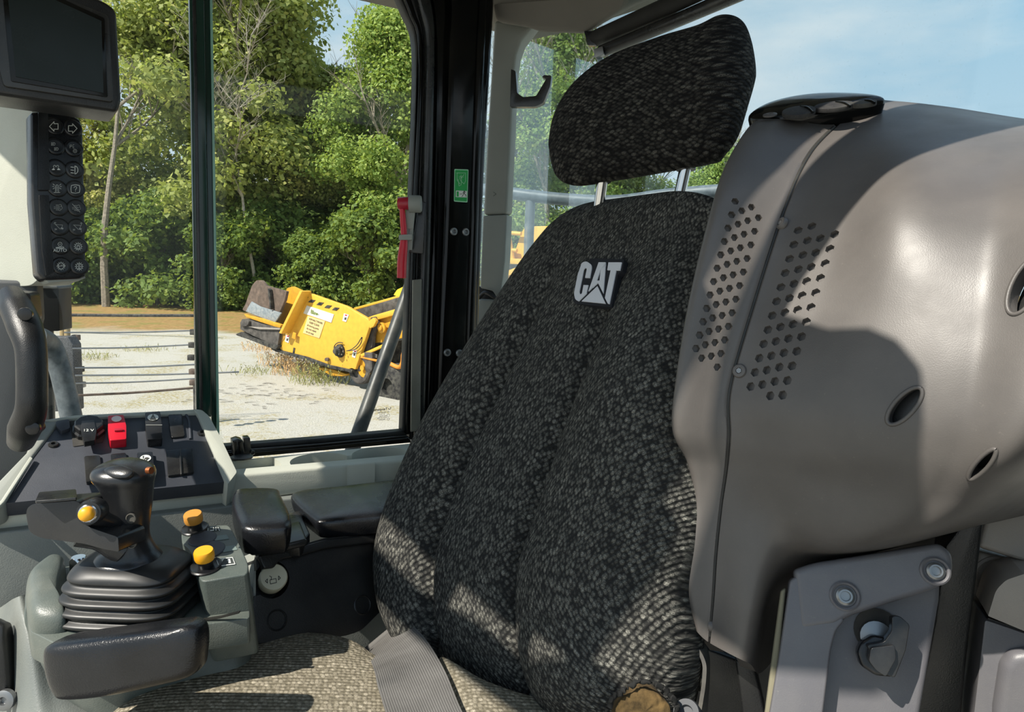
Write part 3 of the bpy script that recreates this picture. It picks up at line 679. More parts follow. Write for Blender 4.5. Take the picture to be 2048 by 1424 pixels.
# bottom channel of the window
vplate('trim_5', [(440, 893), (620, 879), (807, 862), (815, 868), (812, 874), (640, 890), (445, 905)], WALL, .02, RUBBER, .002, .012, 'black lower window seal')
vplate('trim_6', [(445, 903), (640, 888), (818, 872), (824, 886), (500, 915), (452, 921)], WALL, .02, GLOSS, .003, .022, 'black window sill channel')
for y in (0, 5): vplate('trim_7' if y == 0 else 'trim_8', [(500, 899 + y), (640, 888 + y), (815, 871 + y), (815, 873 + y), (640, 890.5 + y), (500, 902 + y)], WALL, .004, RUBBER, .0006, .025, 'thin ridge along the window sill channel')
# right side of the window: seals, channel and black pillar, each an upright with the rounded top corner
def upright(name, xs0, xs1, off, th, mt, lab, top=None, bevel=.003, bot=880, seg=3):
    L = [(xs0[0], -60), (xs0[1], 20), (xs0[2], 110), (xs0[3], 420), (xs0[4], bot)]
    R_ = [(xs1[0], -60), (xs1[1], 20), (xs1[2], 110), (xs1[3], 420), (xs1[4], bot)]
    def cv(a): return [tuple(p) for p in cr(a, 22)]
    return vplate(name, cv(L) + cv(R_)[::-1], WALL, th, mt, bevel, off, lab, seg=seg)
upright('trim_9', (770, 808, 832, 822, 805), (782, 819, 839, 829, 812), .010, .02, RUBBER, 'black window rubber along the right edge', bot=866)
upright('trim_10', (780, 817, 839, 828, 812), (800, 830, 847, 836, 820), .016, .02, GLOSS, 'inner glossy window seal', bot=870)
upright('trim_11', (798, 828, 846, 835, 819), (822, 845, 857, 848, 832), .010, .02, RUBBER, 'recessed channel beside the window seal', bot=880)
upright('trim_12', (820, 843, 856, 847, 831), (850, 868, 872, 866, 850), .026, .03, plain('satin_black_steel', '1a1c1c', .3, dust=.05), 'satin steel door post strip', bevel=.006, bot=905)
upright('trim_13', (848, 866, 871, 865, 849), (905, 908, 902, 892, 870), .018, .03, GLOSS, 'glossy black pillar flank', bevel=.008, bot=930)
upright('wall_pillar', (900, 905, 900, 890, 868), (992, 990, 985, 968, 950), .034, .06, GLOSS, 'wide glossy black corner pillar of the cab', bevel=.010, bot=1000)
upright('trim_14', (962, 960, 955, 944, 925), (978, 976, 972, 960, 944), .040, .02, GLOSS, 'raised ridge on the black pillar', bevel=.006, bot=1000)
vplate('trim_15', [(826, 560), (844, 558), (841, 850), (836, 862), (822, 864)], WALL, .004, plain('pale_sunlit_strip', '6f6c60', .5, dust=.3), .001, .030, 'pale strip painted as sunlight on the door post')  # sunlit length of the satin post painted as a paler strip
# grey corner trim with rear window edge
TP = Pl(P(990, 300, 1.22), (-.25, -1, 0))
g1 = vplate('trim_16', [(988, 40), (1075, 40), (1058, 62), (1042, 82), (1032, 110), (1027, 150), (1022, 260), (1014, 428), (966, 430), (975, 250), (984, 110)], TP, .04, GREY_LT2, .006, 0, 'grey plastic corner trim, upper piece')
g2 = vplate('trim_17', [(966, 431), (1014, 429), (1010, 520), (1001, 596), (996, 600), (985, 582), (960, 576), (963, 500)], TP, .04, GREY_LT2, .003, 0, 'grey plastic corner trim, middle piece')
g3 = vplate('trim_18', [(957, 598), (996, 600), (985, 700), (960, 760), (940, 800)], TP, .04, GREY_LT2, .003, 0, 'grey plastic corner trim, lower piece')
vplate('trim_19', [(955, 572), (990, 578), (1002, 600), (1000, 606), (958, 600)], TP, .03, RUBBER, .003, -.012, 'dark gap where a cable passes through the corner trim')
tag(tube('cable', [TP.hit(958, 596, .004), TP.hit(970, 585, .008), TP.hit(985, 592, .01), TP.hit(1000, 603, .006)], .0035, RUBBER, None, 10, res=16), 'black cable poking out of the gap in the grey corner trim', 'cable')
strokes('trim_mark', TP.hit(990, 388), (TP.hit(1000, 388) - TP.hit(990, 388)) / 10, (TP.hit(990, 378) - TP.hit(990, 388)) / 10, TP.n, [[(-3, 4), (2, 0), (-3, -4)]], 1.0, plain('moulded_mark', '5a5d59', .6), g1)
# rear window
vplate('window_3', [(975, 20), (1560, -200), (2300, -420), (2300, 1500), (900, 900)], REAR, .005, GLASS2, 0, 0, 'dusty rear window behind the seat')
# ceiling and headliner
zc = P(1100, 40, 1.2).z
def roof(name, ab, lab, z=zc, th=.03, bv=.006):
    """roof and added shadow-casting pieces given in metres along (a) and out from (b) the window wall"""
    o_ = V((WALL.o.x, WALL.o.y, z + th)); bm = bmesh.new()
    plate_bm(bm, [o_ + WD * a + WN * b for a, b in ab], V((0, 0, 1)), th); bmesh.ops.recalc_face_normals(bm, faces=bm.faces); bev(bm, bv)
    return struct(from_bm(name, bm, HEAD), lab)
roof('ceiling', [(-.665, -.12), (.43, -.12), (.465, -.02), (.49, .15), (.55, .28), (.51, .42), (.46, .56), (.44, .672), (.02, .675), (-.05, .682), (-.112, .690), (-.163, .693), (-.224, .697), (-.285, .699), (-.305, .713), (-.47, .713), (-.475, .728), (-.632, .728), (-.640, .66), (-.650, .60), (-.655, .50), (-.665, .2)], 'roof lining of the cab')  # cab roof; its unseen edges are shaped to cast the shadow lines
roof('ceiling_shadow_rail', [(.25, .690), (.25, .800), (.05, .790), (-.029, .780), (-.096, .767), (-.145, .759), (-.178, .755), (-.215, .749), (-.268, .746), (-.274, .787), (-.268, .814), (-.272, .835), (-.288, .855), (-.32, .864), (-.38, .868), (-.46, .855), (-.51, .81), (-.515, .735), (-.40, .732), (-.30, .717), (-.21, .711), (-.131, .705), (-.056, .701), (.005, .697)], 'unseen door head rail, its rounded end shaped for the pod shadows')  # unseen; outline, rounded end included, shaped to cast the dark bands on the pod
roof('ceiling_shade_bar', [(-.75, .38), (-.716, .38), (-.712, .50), (-.690, .585), (-.678, .68), (-.636, .735), (-.64, .765), (-.70, .745), (-.725, .62), (-.742, .52)], 'unseen bar added to shade the lower backrest')  # unseen shadow caster added for the dark band across the backrest foot
roof('ceiling_shade_tie', [(-.716, .497), (-.65, .50), (-.65, .545), (-.70, .535)], 'unseen tie added to split the sun patches on the backrest', z=zc + .002, th=.026, bv=0)  # added out of view to break the light strip into patches
roof('ceiling_shade_tie', [(-.690, .643), (-.635, .648), (-.63, .668), (-.682, .670)], 'second unseen tie added to split the sun patches on the backrest', z=zc + .002, th=.026, bv=0)  # likewise an added shadow caster, out of view
hp = Pl(P(1100, 45, 1.12), (-.3, -1, -.2))
vplate('ceiling_edge', [(975, -40), (990, 42), (1050, 52), (1075, 60), (1105, 62), (1170, 64), (1200, 44), (1260, 10), (1420, -60)], hp, .03, HEAD, .008, 0, 'padded beige-grey headliner corner above the rear window')
o_ = V((WALL.o.x, WALL.o.y, 1.90)); bm = bmesh.new()
plate_bm(bm, [o_ + WD * a + WN * b for a, b in ((-1.2, -.75), (1.4, -.75), (1.4, 1.0), (-1.2, 1.0))], V((0, 0, 1)), 1.3); bmesh.ops.recalc_face_normals(bm, faces=bm.faces); bev(bm, .03)
struct(from_bm('floor_platform', bm, TAR), 'dark machine platform under the cab')
o_ = V((WALL.o.x, WALL.o.y, zf0 := EYE - 1.32)); bm = bmesh.new()
plate_bm(bm, [o_ + WD * a + WN * b + V((0, 0, h)) for a, b, h in ((-.02, 1.16, 0), (.95, 1.16, 0), (.95, 1.16, zc - zf0), (.06, 1.16, zc - zf0))], -WN, .03); bmesh.ops.recalc_face_normals(bm, faces=bm.faces); bev(bm, .005)
struct(from_bm('wall_left_blocker', bm, GREY_MD), 'unseen left rear cab wall added to cut sky fill on the pod')  # added behind the camera to block sky light from the pod
# cab floor and lower rear wall, mostly out of sight
zf = EYE - 1.32
bm = bmesh.new(); f0 = WALL.hit(700, 900); f0.z = zf
plate_bm(bm, [f0 + WD * .5, f0 - WD * 1.0, f0 - WD * 1.0 + WN * 1.2, f0 + WD * .5 + WN * 1.2], V((0, 0, 1)), .05)
struct(from_bm('floor', bm, RUBBER), 'black rubber cab floor')
vplate('wall_rear', [(900, 860), (1300, 900), (2300, 1100), (2300, 3200), (900, 2400)], Pl(REAR.o - REAR.n * .0, REAR.n), .03, BLACK, .002, .02, 'black lower rear cab wall')
# side wall below the console
SP = Pl(P(455, 1010, .885), WN)
vplate('wall_right', [(-120, 1078), (460, 1011), (835, 966), (960, 1060), (960, 1700), (-120, 1900)], SP, .02, GREY_MD, .003, 0, 'textured grey lower side panel of the cab')

# ================================================================= console with cup holders
CT = HZ(650, 922, .985)
sc_ = thing('side_console', CT.hit(640, 922), 'light grey moulded console below the window with two cup holders', 'console')
cp = plate('console_top', rnd([(408, 905), (500, 917), (826, 886), (842, 900), (850, 916), (821, 919), (477, 950), (462, 940)], [0, 0, 0, 2, 0, 3, 6, 3]), CT, .06, GREY_LT, sc_, .004)
def cyl(c, ax, r, h, n=40):
    bm = bmesh.new(); bmesh.ops.create_cone(bm, cap_ends=True, segments=n, radius1=r, radius2=r * 1.0, depth=h)
    me = bpy.data.meshes.new('cutter'); q = V((0, 0, 1)).rotation_difference(V(ax)).to_matrix().to_4x4(); q.translation = c; bm.transform(q); bm.to_mesh(me); bm.free()
    o = bpy.data.objects.new('cutter', me); COL.objects.link(o); return o
c1, c2 = CT.hit(643, 922), CT.hit(763, 909)
for c in (c1, c2): cut(cp, cyl(c, V((0, 0, 1)), .0425, .096))
def cbox(pts, n, up_, dn):
    bm = bmesh.new(); plate_bm(bm, [p + n * up_ for p in pts], n, up_ + dn); bmesh.ops.recalc_face_normals(bm, faces=bm.faces)
    me = bpy.data.meshes.new('cutter'); bm.to_mesh(me); bm.free(); o = bpy.data.objects.new('cutter', me); COL.objects.link(o); return o
cut(cp, cbox([CT.hit(*q) for q in ((690, 912), (715, 909), (722, 922), (697, 925))], V((0, 0, 1)), .01, .03))
cut(cp, cbox([CT.hit(*q) for q in ((456, 924), (545, 914), (560, 924), (566, 936), (474, 944))], V((0, 0, 1)), .01, .012))
CF = Pl(CT.hit(640, 936), WN)
plate('console_front', rnd([(-120, 1030), (0, 1012), (300, 979), (455, 962), (477, 950), (821, 919), (870, 914), (880, 955), (807, 961), (585, 990), (460, 1008), (0, 1063), (-120, 1077)], [0, 0, 0, 6, 3, 0, 0, 0, 0, 0, 0, 0, 0]), CF, .03, GREY_LT, sc_, .004)
plate('seam_strip', [(-120, 1077), (0, 1063), (460, 1008), (835, 961), (835, 966), (460, 1012), (0, 1067), (-120, 1082)], CF, .03, RUBBER, sc_, 0, -.004)
# switch panel
PN = pl3((400, 826, .965), (455, 965, .875), (30, 1010, .765))
sw = thing('switch_panel', PN.hit(250, 920), 'black switch panel in a light grey surround under the side window', 'control panel')
plate('panel_face', rnd([(116, 838), (392, 822), (456, 963), (6, 1007), (58, 925)], [4, 8, 4, 3, 2]), PN, .02, BLACK_FACE, sw, .0015)
plate('surround_top', [(70, 842), (150, 830), (392, 818), (400, 822), (392, 826), (150, 836), (104, 842)], PN, .04, GREY_LT, sw, .0015, .004)
plate('surround_right', rnd([(388, 818), (404, 820), (418, 832), (438, 868), (474, 944), (456, 968), (450, 960), (396, 830)], [2, 4, 6, 4, 4, 2, 2, 2]), PN, .045, GREY_LT, sw, .003, .006)
plate('surround_left', [(112, 838), (120, 842), (66, 912), (8, 1008), (-40, 1030), (-40, 1000), (52, 905), (62, 880), (72, 842)], PN, .03, GREY_LT2, sw, .003, .003)
plate('surround_bead', [(60, 912), (66, 916), (8, 1004), (-30, 1040), (-34, 1034), (2, 1000)], PN, .004, GREY_LT, sw, .001, .007)
def ip(pl, px, py, off=0):                      # per-pixel in-plane vectors
    o = pl.hit(px, py, off); return o, (pl.hit(px + 8, py, off) - o) / 8, (pl.hit(px, py - 8, off) - o) / 8
def icon(parent, pl, px, py, lines, w=1.0, off=0, mt=None, s=1, name='icon'):
    o, a, b = ip(pl, px, py, off)
    a = a * s; b = b * s
    return strokes(name, o, a, b, pl.n, lines, w / s, mt or ICON, parent, .0002)
def recess(px, py, w, h, sk=(0, 0)):
    return rnd([(px - w, py - h), (px + w - sk[0], py - h - 2), (px + w + 3, py + h - 2), (px - w + 4, py + h)], 4)
def rocker(name, q, mt, parent):
    r = plate(name, rnd(q, 3), PN, .016, mt, parent, .0018, .013)
    b = plate('rocker_base', rnd([(x + 0, y + 3) for x, y in q], 2), PN, .01, BLACK_SM, r, .001, .004)
    return r
def disc(name, pl, px, py, rx, mt, parent, off, h=.0006):
    o = pl.hit(px, py, off); r = (pl.hit(px + rx, py, off) - o).length
    return lathe(name, o, pl.n, [(r, 0), (r, h), (0, h)], mt, parent, 28)
r1 = rocker('red_rocker', [(216, 831), (247, 829), (253, 851), (253, 878), (220, 881), (216, 860)], RED, sw); r1['label'] = 'red rocker switch'
disc('rocker_label', PN, 233, 838, 10, plain('pinkish_white_print', 'e8d6d2', .6), r1, .0135)
plate('lever_slot', rnd([(228, 857), (245, 856), (246, 860), (229, 861)], 1), PN, .004, RED_DK, r1, .0008, .0155)
r2_ = rocker('hazard_rocker', [(290, 825), (320, 822), (324, 850), (325, 877), (295, 879), (291, 852)], BLACK_SM, sw)
disc('rocker_label', PN, 306, 835, 11, WHITE, r2_, .0135); icon(r2_, PN, 306, 835, [[(-6, -4), (0, 6), (6, -4), (-6, -4)], [(-3, -2.4), (0, 3), (3, -2.4), (-3, -2.4)]], .9, .0145, TAR)
icon(r2_, PN, 308, 850, [[(-16, 0), (16, 0)]], .8, .0134, ICON_DIM, name='rocker_split_line')
r3 = rocker('implement_rocker', [(274, 905), (305, 903), (308, 930), (309, 953), (279, 956), (275, 930)], BLACK_SM, sw)
disc('rocker_label', PN, 291, 917, 11, WHITE, r3, .0135)
icon(r3, PN, 291, 917, [[(-7, -1), (-3, -4), (2, -3), (7, 1), (3, 2), (-1, 1), (-3, -3)], [(-6, 3), (-4, 5), (-5, 0)], {'fill': [(-1, 0), (3, 2), (7, 1), (2, -3)]}], .9, .0145, TAR)
icon(r3, PN, 294, 931, [[(-15, 0), (15, 0)]], .8, .0134, ICON_DIM, name='rocker_split_line')
for q in (((336, 829), (364, 827), (370, 872), (343, 875)), ((168, 912), (200, 910), (206, 960), (172, 967)), ((221, 908), (252, 905), (258, 950), (226, 955))):
    plate('blank_cover', rnd(q, 4), PN, .006, BLACK_SM, sw, .0012, .003)
dbl = plate('double_blank', rnd([(332, 901), (386, 896), (388, 944), (336, 951)], 3), PN, .006, BLACK_SM, sw, .0012, .004)
plate('centre_rib', [(358, 898), (362, 898), (365, 948), (361, 948)], PN, .004, BLACK, dbl, .0008, .006)
plate('socket_recess', rnd([(140, 842), (196, 838), (216, 848), (206, 884), (146, 893)], 3), PN, .002, TAR, sw, 0, .001)
skt = lathe('power_socket_cap', PN.hit(178, 864, 0), PN.n, [(.0185, 0), (.0185, .006), (.0165, .008), (.016, .014), (.0145, .0155), (0, .0155)], BLACK_SM, sw, 10, 20)
plate('cap_face', rnd([(163, 842), (188, 840), (193, 862), (190, 880), (168, 884), (162, 862)], 2), PN, .008, BLACK_SM, skt, .001, .017)
o, a, b = ip(PN, 177, 861, .0175); text('lettering', '12 V', o, a.normalized(), b.normalized(), PN.n, .0062, WHITE, skt)
plate('cap_tab', rnd([(173, 834), (181, 834), (181, 842), (173, 842)], 1), PN, .006, BLACK_SM, skt, .001, .012)
plate('moulded_corner', rnd([(112, 842), (138, 838), (140, 856), (122, 862), (112, 852)], 3), PN, .006, BLACK_FACE, sw, .002, .006)
tube('moulded_rib', [PN.hit(x, y, .001) for x, y in ((371, 828), (378, 840), (380, 860), (381, 878))], .0018, BLACK_FACE, sw, 10, res=16)
for x, y in ((107, 890), (404, 867)): screw(sw, PN.hit(x, y, .0), PN.n, .0058, BLACK_SM, 'panel_screw')

# window latch on the sill
lt = thing('window_latch', WALL.hit(482, 915, .04), 'small black sliding-window latch with a round tab on the sill', 'window latch')
plate('latch_body', rnd([(465, 882), (476, 878), (486, 881), (490, 905), (486, 912), (468, 912)], 2), WALL, .02, BLACK_SM, lt, .002, .040)
plate('latch_block', rnd([(488, 876), (500, 875), (503, 908), (490, 910)], 2), WALL, .015, BLACK_SM, lt, .002, .034)
for x in (470, 480): tube('latch_spring', [WALL.hit(x, 884, .043), WALL.hit(x + 1, 908, .043)], .0018, GLOSS, lt, 8)
lathe('latch_tab', WALL.hit(484, 914, .055), V((0, 0, 1)), [(.004, -.002), (.0145, -.001), (.0145, .001), (.004, .003), (0, .003)], BLACK, lt, 24)
screw(lt, WALL.hit(505, 905, .036), WN, .0035, BLACK_SM)

# glass certification print, read from outside (mirrored)
o = WALL.hit(768, 830, .0025)
gm = None
tq = (WALL.hit(788, 828, .0025) - WALL.hit(768, 830, .0025)).normalized()
ug = V((0, 0, 1))
INK = plain('grey_glass_print', '4a4c4a', .7)
pr = thing('glass_print', o, 'tiny dark mirrored approval marks printed on the pane above the sill corner', 'glass marking')
text('maker_line', 'Temperlit', WALL.hit(761, 819, .0025), tq, ug, WN, .0058, INK, pr, mirror=True, bold=.0001)
for i, s in enumerate(('43R-001083', 'E 2 6 4', 'AS2 M303', 'DOT 42 M54', 'SEKURIT')):
    text('print_line', s, WALL.hit(764 - (0, 0, -2, 0, 0)[i], 825 + i * 3.6, .0025), tq, ug, WN, .0030, INK, pr, mirror=True)
for y, r_ in ((823.5, 1.4), (830.5, 2.8), (838, 2.4)): strokes('print_ring', WALL.hit(776.5, y, .0025), tq * .0008, ug * .0008, WN, [circ(0, 0, r_, 14)], .5, INK, pr)
strokes('print_arc', WALL.hit(779, 816, .0025), tq * .0008, ug * .0008, WN, [circ(0, 0, 2.6, 10, 190, 400)], 1.0, INK, pr)

# emergency hammer and holder
HP = Pl(WALL.hit(812, 470, .06), (WN * .75 + V((-.3, -.5, 0))).normalized())
hh = thing('hammer_holder', HP.hit(822, 500, -.02), 'grey plastic clip on the black pillar holding the red hammer', 'hammer holder')
lathe('holder_ring', HP.hit(824, 408), rt, [(.0128, -.004), (.0128, .012), (.0115, .014), (0, .014)], GREY_LT2, hh, 28)
plate('holder_ring_top', rnd([(794, 394), (834, 393), (836, 400), (820, 400), (797, 402)], 2), HP, .02, GREY_LT2, hh, .002, .002)
plate('holder_plate', rnd([(812, 420), (830, 422), (826, 458), (806, 457)], 1), HP, .01, GREY_LT2, hh, .001, .0)
plate('holder_clip', rnd([(797, 470), (824, 468), (824, 480), (798, 480)], 1.5), HP, .016, GREY_LT2, hh, .001, .012)
plate('holder_arm', rnd([(820, 458), (826, 458), (824, 500), (816, 500), (817, 480)], 1), HP, .008, GREY_LT2, hh, .001, .0)
plate('holder_back', [(817, 505), (846, 508), (852, 405), (842, 402), (836, 420), (826, 480)], HP, .008, BLACK_SM, hh, .001, -.012)
hm = thing('emergency_hammer', HP.hit(806, 480, .004), 'red emergency hammer hanging in the grey clip at the window edge', 'hammer')
dn = -up
lathe('hammer_head', HP.hit(795, 407, .002), rt, [(.004, 0), (.0085, .001), (.0095, .006), (.0095, .016), (.008, .019), (.002, .021), (0, .024)], RED_DK, hm, 24)
tube('hammer_handle', [HP.hit(*q, .003) for q in ((804, 412), (806, 440), (808, 470), (807, 490), (804, 520), (803, 556))], [.0040, .0045, .0048, .0062, .0072, .0070], RED, hm, 16, res=26)

# exit sticker, bolts on the pillar
PB = Pl(WALL.hit(920, 400, .034), WN)
stk = thing('exit_sticker', PB.hit(922, 400), 'green emergency exit sticker on the black pillar', 'sticker')
plate('sticker_backing', rnd([(909, 338), (937, 339), (935, 405), (908, 403)], 2), PB, .0006, plain('pale_green_edge', '9fd6ae', .4), stk, 0, .0010)
plate('sticker_field', rnd([(910.5, 340), (935.5, 341), (933.5, 403), (909.5, 401)], 2), PB, .0006, GREEN_ST, stk, 0, .0014)
wf = plate('sticker_panel', [(912, 381), (934, 382), (933.5, 395), (911.5, 394)], PB, .0004, WHITE, stk, 0, .0017)
icon(wf, PB, 923, 388, [{'fill': [(-9.5, -5), (-5.5, -5), (-5.5, 5), (-9.5, 5)]}], 1, .0018, GREEN_ST, name='door_symbol')
icon(wf, PB, 927, 388, [[(-7, 0), (-3, 0)], [(0, 4), (1, 1), (-1, -2), (-3, -5)], [(1, 1), (4, -1), (5, -5)], [(-2, 2), (1, 2), (4, 4)], circ(1.5, 5, .8, 8)], 1.0, .0018, TAR, name='running_figure')
icon(stk, PB, 922, 360, [[(-8, 14), (-8, 0), (-2, -8)], [(-9, 14), (9, 14), (9, -2), (6, -8), (0, -2), (-3, 4)], [(-2, 8), (2, 4)], [(6, 11), (-1, 3)], [(0, 10), (1, 3)], [(5, 6), (-4, 6)], [(-6, 2), (-4, -12), (0, -10), (1, 3)]], .7, .0018, plain('light_green_print', 'a6dcb0', .5), name='broken_glass_symbol')
for i, (x, y, w_) in enumerate(((907, 463, 'upper left'), (931, 464, 'upper right'), (894, 705, 'lower left'), (918, 706, 'lower right'))):
    o = lathe('pillar_bolt', PB.hit(x, y, .0), WN, [(.0062, -.001), (.0062, .0022), (.0052, .003), (.0034, .003), (.003, .0), (0, 0)], STEEL, None, 24)
    tag(o, f'round steel ring bolt on the black pillar, {w_} of the four', 'bolt', 'ring bolts on the black pillar')
# coat hook
hk = thing('coat_hook', TP.hit(1030, 200), 'black open loop coat hook in front of the rear window', 'coat hook')
HK = Pl(P(1060, 190, 1.12), (-.2, -1, 0))
plate('hook_body', rnd([(1022, 138), (1031, 142), (1034, 186), (1046, 194), (1072, 192), (1085, 170), (1092, 158), (1084, 154), (1088, 150), (1103, 151), (1100, 172), (1086, 206), (1070, 213), (1020, 213)], [2, 2, 4, 3, 4, 3, 1, 1, 1, 3, 3, 5, 4, 1]), HK, .014, BLACK_SM, hk, .002)
# roller shade
rs = thing('roller_shade', P(1180, 75, 1.15), 'dark rolled-up sun shade with its bar under the roof above the headrest', 'roller shade')
tube('shade_roll', [P(1188, 78, 1.12), P(1330, 15, .98), P(1560, -95, .80)], .0125, plain('shade_cloth', '23221f', .8), rs, 20)
tube('shade_bar', [P(1203, 103, 1.10), P(1360, 38, .96), P(1600, -65, .78)], .0095, BLACK_SM, rs, 16)
plate('shade_bracket', rnd([(1168, 62), (1186, 62), (1192, 90), (1175, 90)], 2), Pl(P(1180, 76, 1.11), (-.3, -1, 0)), .01, BLACK_SM, rs, .002)
plate('shade_cap', rnd([(1187, 98), (1205, 92), (1208, 108), (1190, 116)], 2), Pl(P(1198, 104, 1.08), (-.3, -1, 0)), .012, STEEL, rs, .002)
box('shade_stem', P(1200, 122, 1.1), rt, fw, up, .004, .004, .014, plain('clear_stem', '9fb2b8', .2), rs, .001)
# rail outside the rear window
rl = thing('outside_rail', P(1060, 590, 1.75), 'weathered grey tubular guard rail with a post outside the rear window', 'guard rail')
tube('rail_bar', [P(960, 378, 1.85), P(1016, 386, 1.8), P(1120, 398, 1.75), P(1230, 403, 1.7), P(1330, 391, 1.65), P(1425, 383, 1.6), P(1600, 372, 1.5)], .0155, GREYRAIL, rl, 18, res=40)
tube('rail_post', [P(1061, 400, 1.78), P(1058, 470, 1.78), P(1054, 640, 1.78), P(1040, 1560, 1.80)], .0125, GREYRAIL, rl, 16)

# ================================================================= front pillar cover, monitor, keypad, handle
ap = Pl(P(30, 400, .80), (-.35, -1, 0))
vplate('trim_20', rnd([(-60, 200), (64, 212), (66, 300), (72, 420), (80, 556), (62, 572), (-60, 576)], [0, 8, 0, 0, 8, 10, 0]), ap, .05, GREY_LT, .012, 0, 'light grey front pillar cover', seg=5)
vplate('trim_21', [(-60, 560), (72, 562), (76, 640), (60, 700), (58, 905), (52, 915), (-60, 1060)], Pl(P(30, 700, .82), (.35, -1, 0)), .03, plain('dark_grey_pillar', '45484a', .6, grain=.3), .004, 0, 'dark grey lower pillar panel beside the handle')
mo = thing('display_monitor', P(100, 215, .66), 'black monitor with a dark blank screen at the top left', 'monitor')
MN = pl3((20, 0, .63), (230, 30, .68), (236, 215, .685))
MN2 = MN
plate('housing', rnd([(-120, -120), (110, -40), (214, 4), (233, 20), (238, 110), (243, 200), (236, 224), (60, 198), (-120, 172)], [0, 0, 14, 12, 0, 8, 10, 0, 0]), MN, .05, BLACK, mo, .006, 0)
plate('bezel', rnd([(-60, -80), (218, 30), (227, 204), (8, 172)], 8), MN, .006, BLACK_SM, mo, .002, .004)
plate('bezel_frame', rnd([(0, -60), (209, 36), (216, 194), (22, 162)], 4), MN, .004, GLOSS, mo, .001, .006)
plate('screen', [(12, -45), (203, 42), (207, 186), (32, 153)], MN, .002, plain('blank_screen', '1d2422', .25, var=.02, spec=.25), mo, 0, .0075)
plate('lower_bracket', rnd([(98, 206), (120, 210), (120, 222), (98, 218)], 1), Pl(P(110, 214, .70), (0, -1, 0)), .02, WHITE, mo, .002)
kp = thing('keypad', P(120, 560, .72), 'black keypad with two columns of round icon keys below the monitor', 'keypad')
KP = pl3((75, 230, .715), (165, 245, .745), (172, 552, .74))
plate('keypad_body', rnd([(62, 224), (110, 220), (146, 230), (162, 240), (166, 262), (173, 540), (172, 552), (160, 557), (88, 560), (76, 548), (64, 400)], [6, 0, 0, 6, 4, 0, 4, 3, 6, 6, 0]), KP, .022, BLACK_SM, kp, .003, 0)
plate('side_grip', rnd([(77, 224), (96, 222), (98, 300), (100, 380), (77, 380)], 2), KP, .006, BLACK, kp, .003, .003)
plate('side_grip', rnd([(78, 390), (98, 390), (108, 545), (92, 552), (84, 500)], 3), KP, .006, BLACK, kp, .003, .003)
plate('keypad_rim', [(86, 556), (170, 552), (172, 556), (160, 560), (98, 566)], KP, .02, GREY_LT2, kp, .001, -.004)
def head(x, y, s=1): return [[(x, y + 3.2 * s), (x, y - 3.2 * s), (x + 2.6 * s, y - 2.6 * s), (x + 4 * s, y), (x + 2.6 * s, y + 2.6 * s), (x, y + 3.2 * s)]] + [[(x - 5 * s, y + k * s), (x - 1.4 * s, y + k * s)] for k in (-2.8, -1, .8, 2.8)]
def gear(r=7.5, k=12):
    g_ = [circ(0, 0, r - 1.6, 20)]
    for i in range(k):
        a = 2 * math.pi * i / k; g_.append([((r - 1.4) * math.cos(a), (r - 1.4) * math.sin(a)), ((r + .8) * math.cos(a), (r + .8) * math.sin(a))])
    return g_
def dpf(): return [[(-8, k), (-5.5, k)] for k in (-2, 1)] + [[(x, y), (x + 1, y)] for x in (-4, -2, 0) for y in (-5, -2.5, 0, 2.5, 5)] + [[(1.5, k), (4, k)] for k in (-2.4, 1)] + [circ(4.5, 3.6, 2.4, 10, -60, 150), circ(6, -.8, 2.6, 10, -110, 80), circ(3.5, -4.4, 2, 10, 180, 380)]
def bucket(arrow): return [[(-8, 5), (7, 4), (5, -3), (2, -4), (-7, 5)], {'fill': [(4, -1), (9, -2), (8, -5), (3, -4)]}, [(-8, -7), (-8, -3), (-5, -6), (-5, -3)]] + arrow
ARW = [(8, 5.5), (0, 5.5), (0, 9.5), (-9, 0), (0, -9.5), (0, -5.5), (8, -5.5), (8, 5.5)]
beam = [[(-7, k), (-1.5, k - .8)] for k in (6, 0, -5.5)]
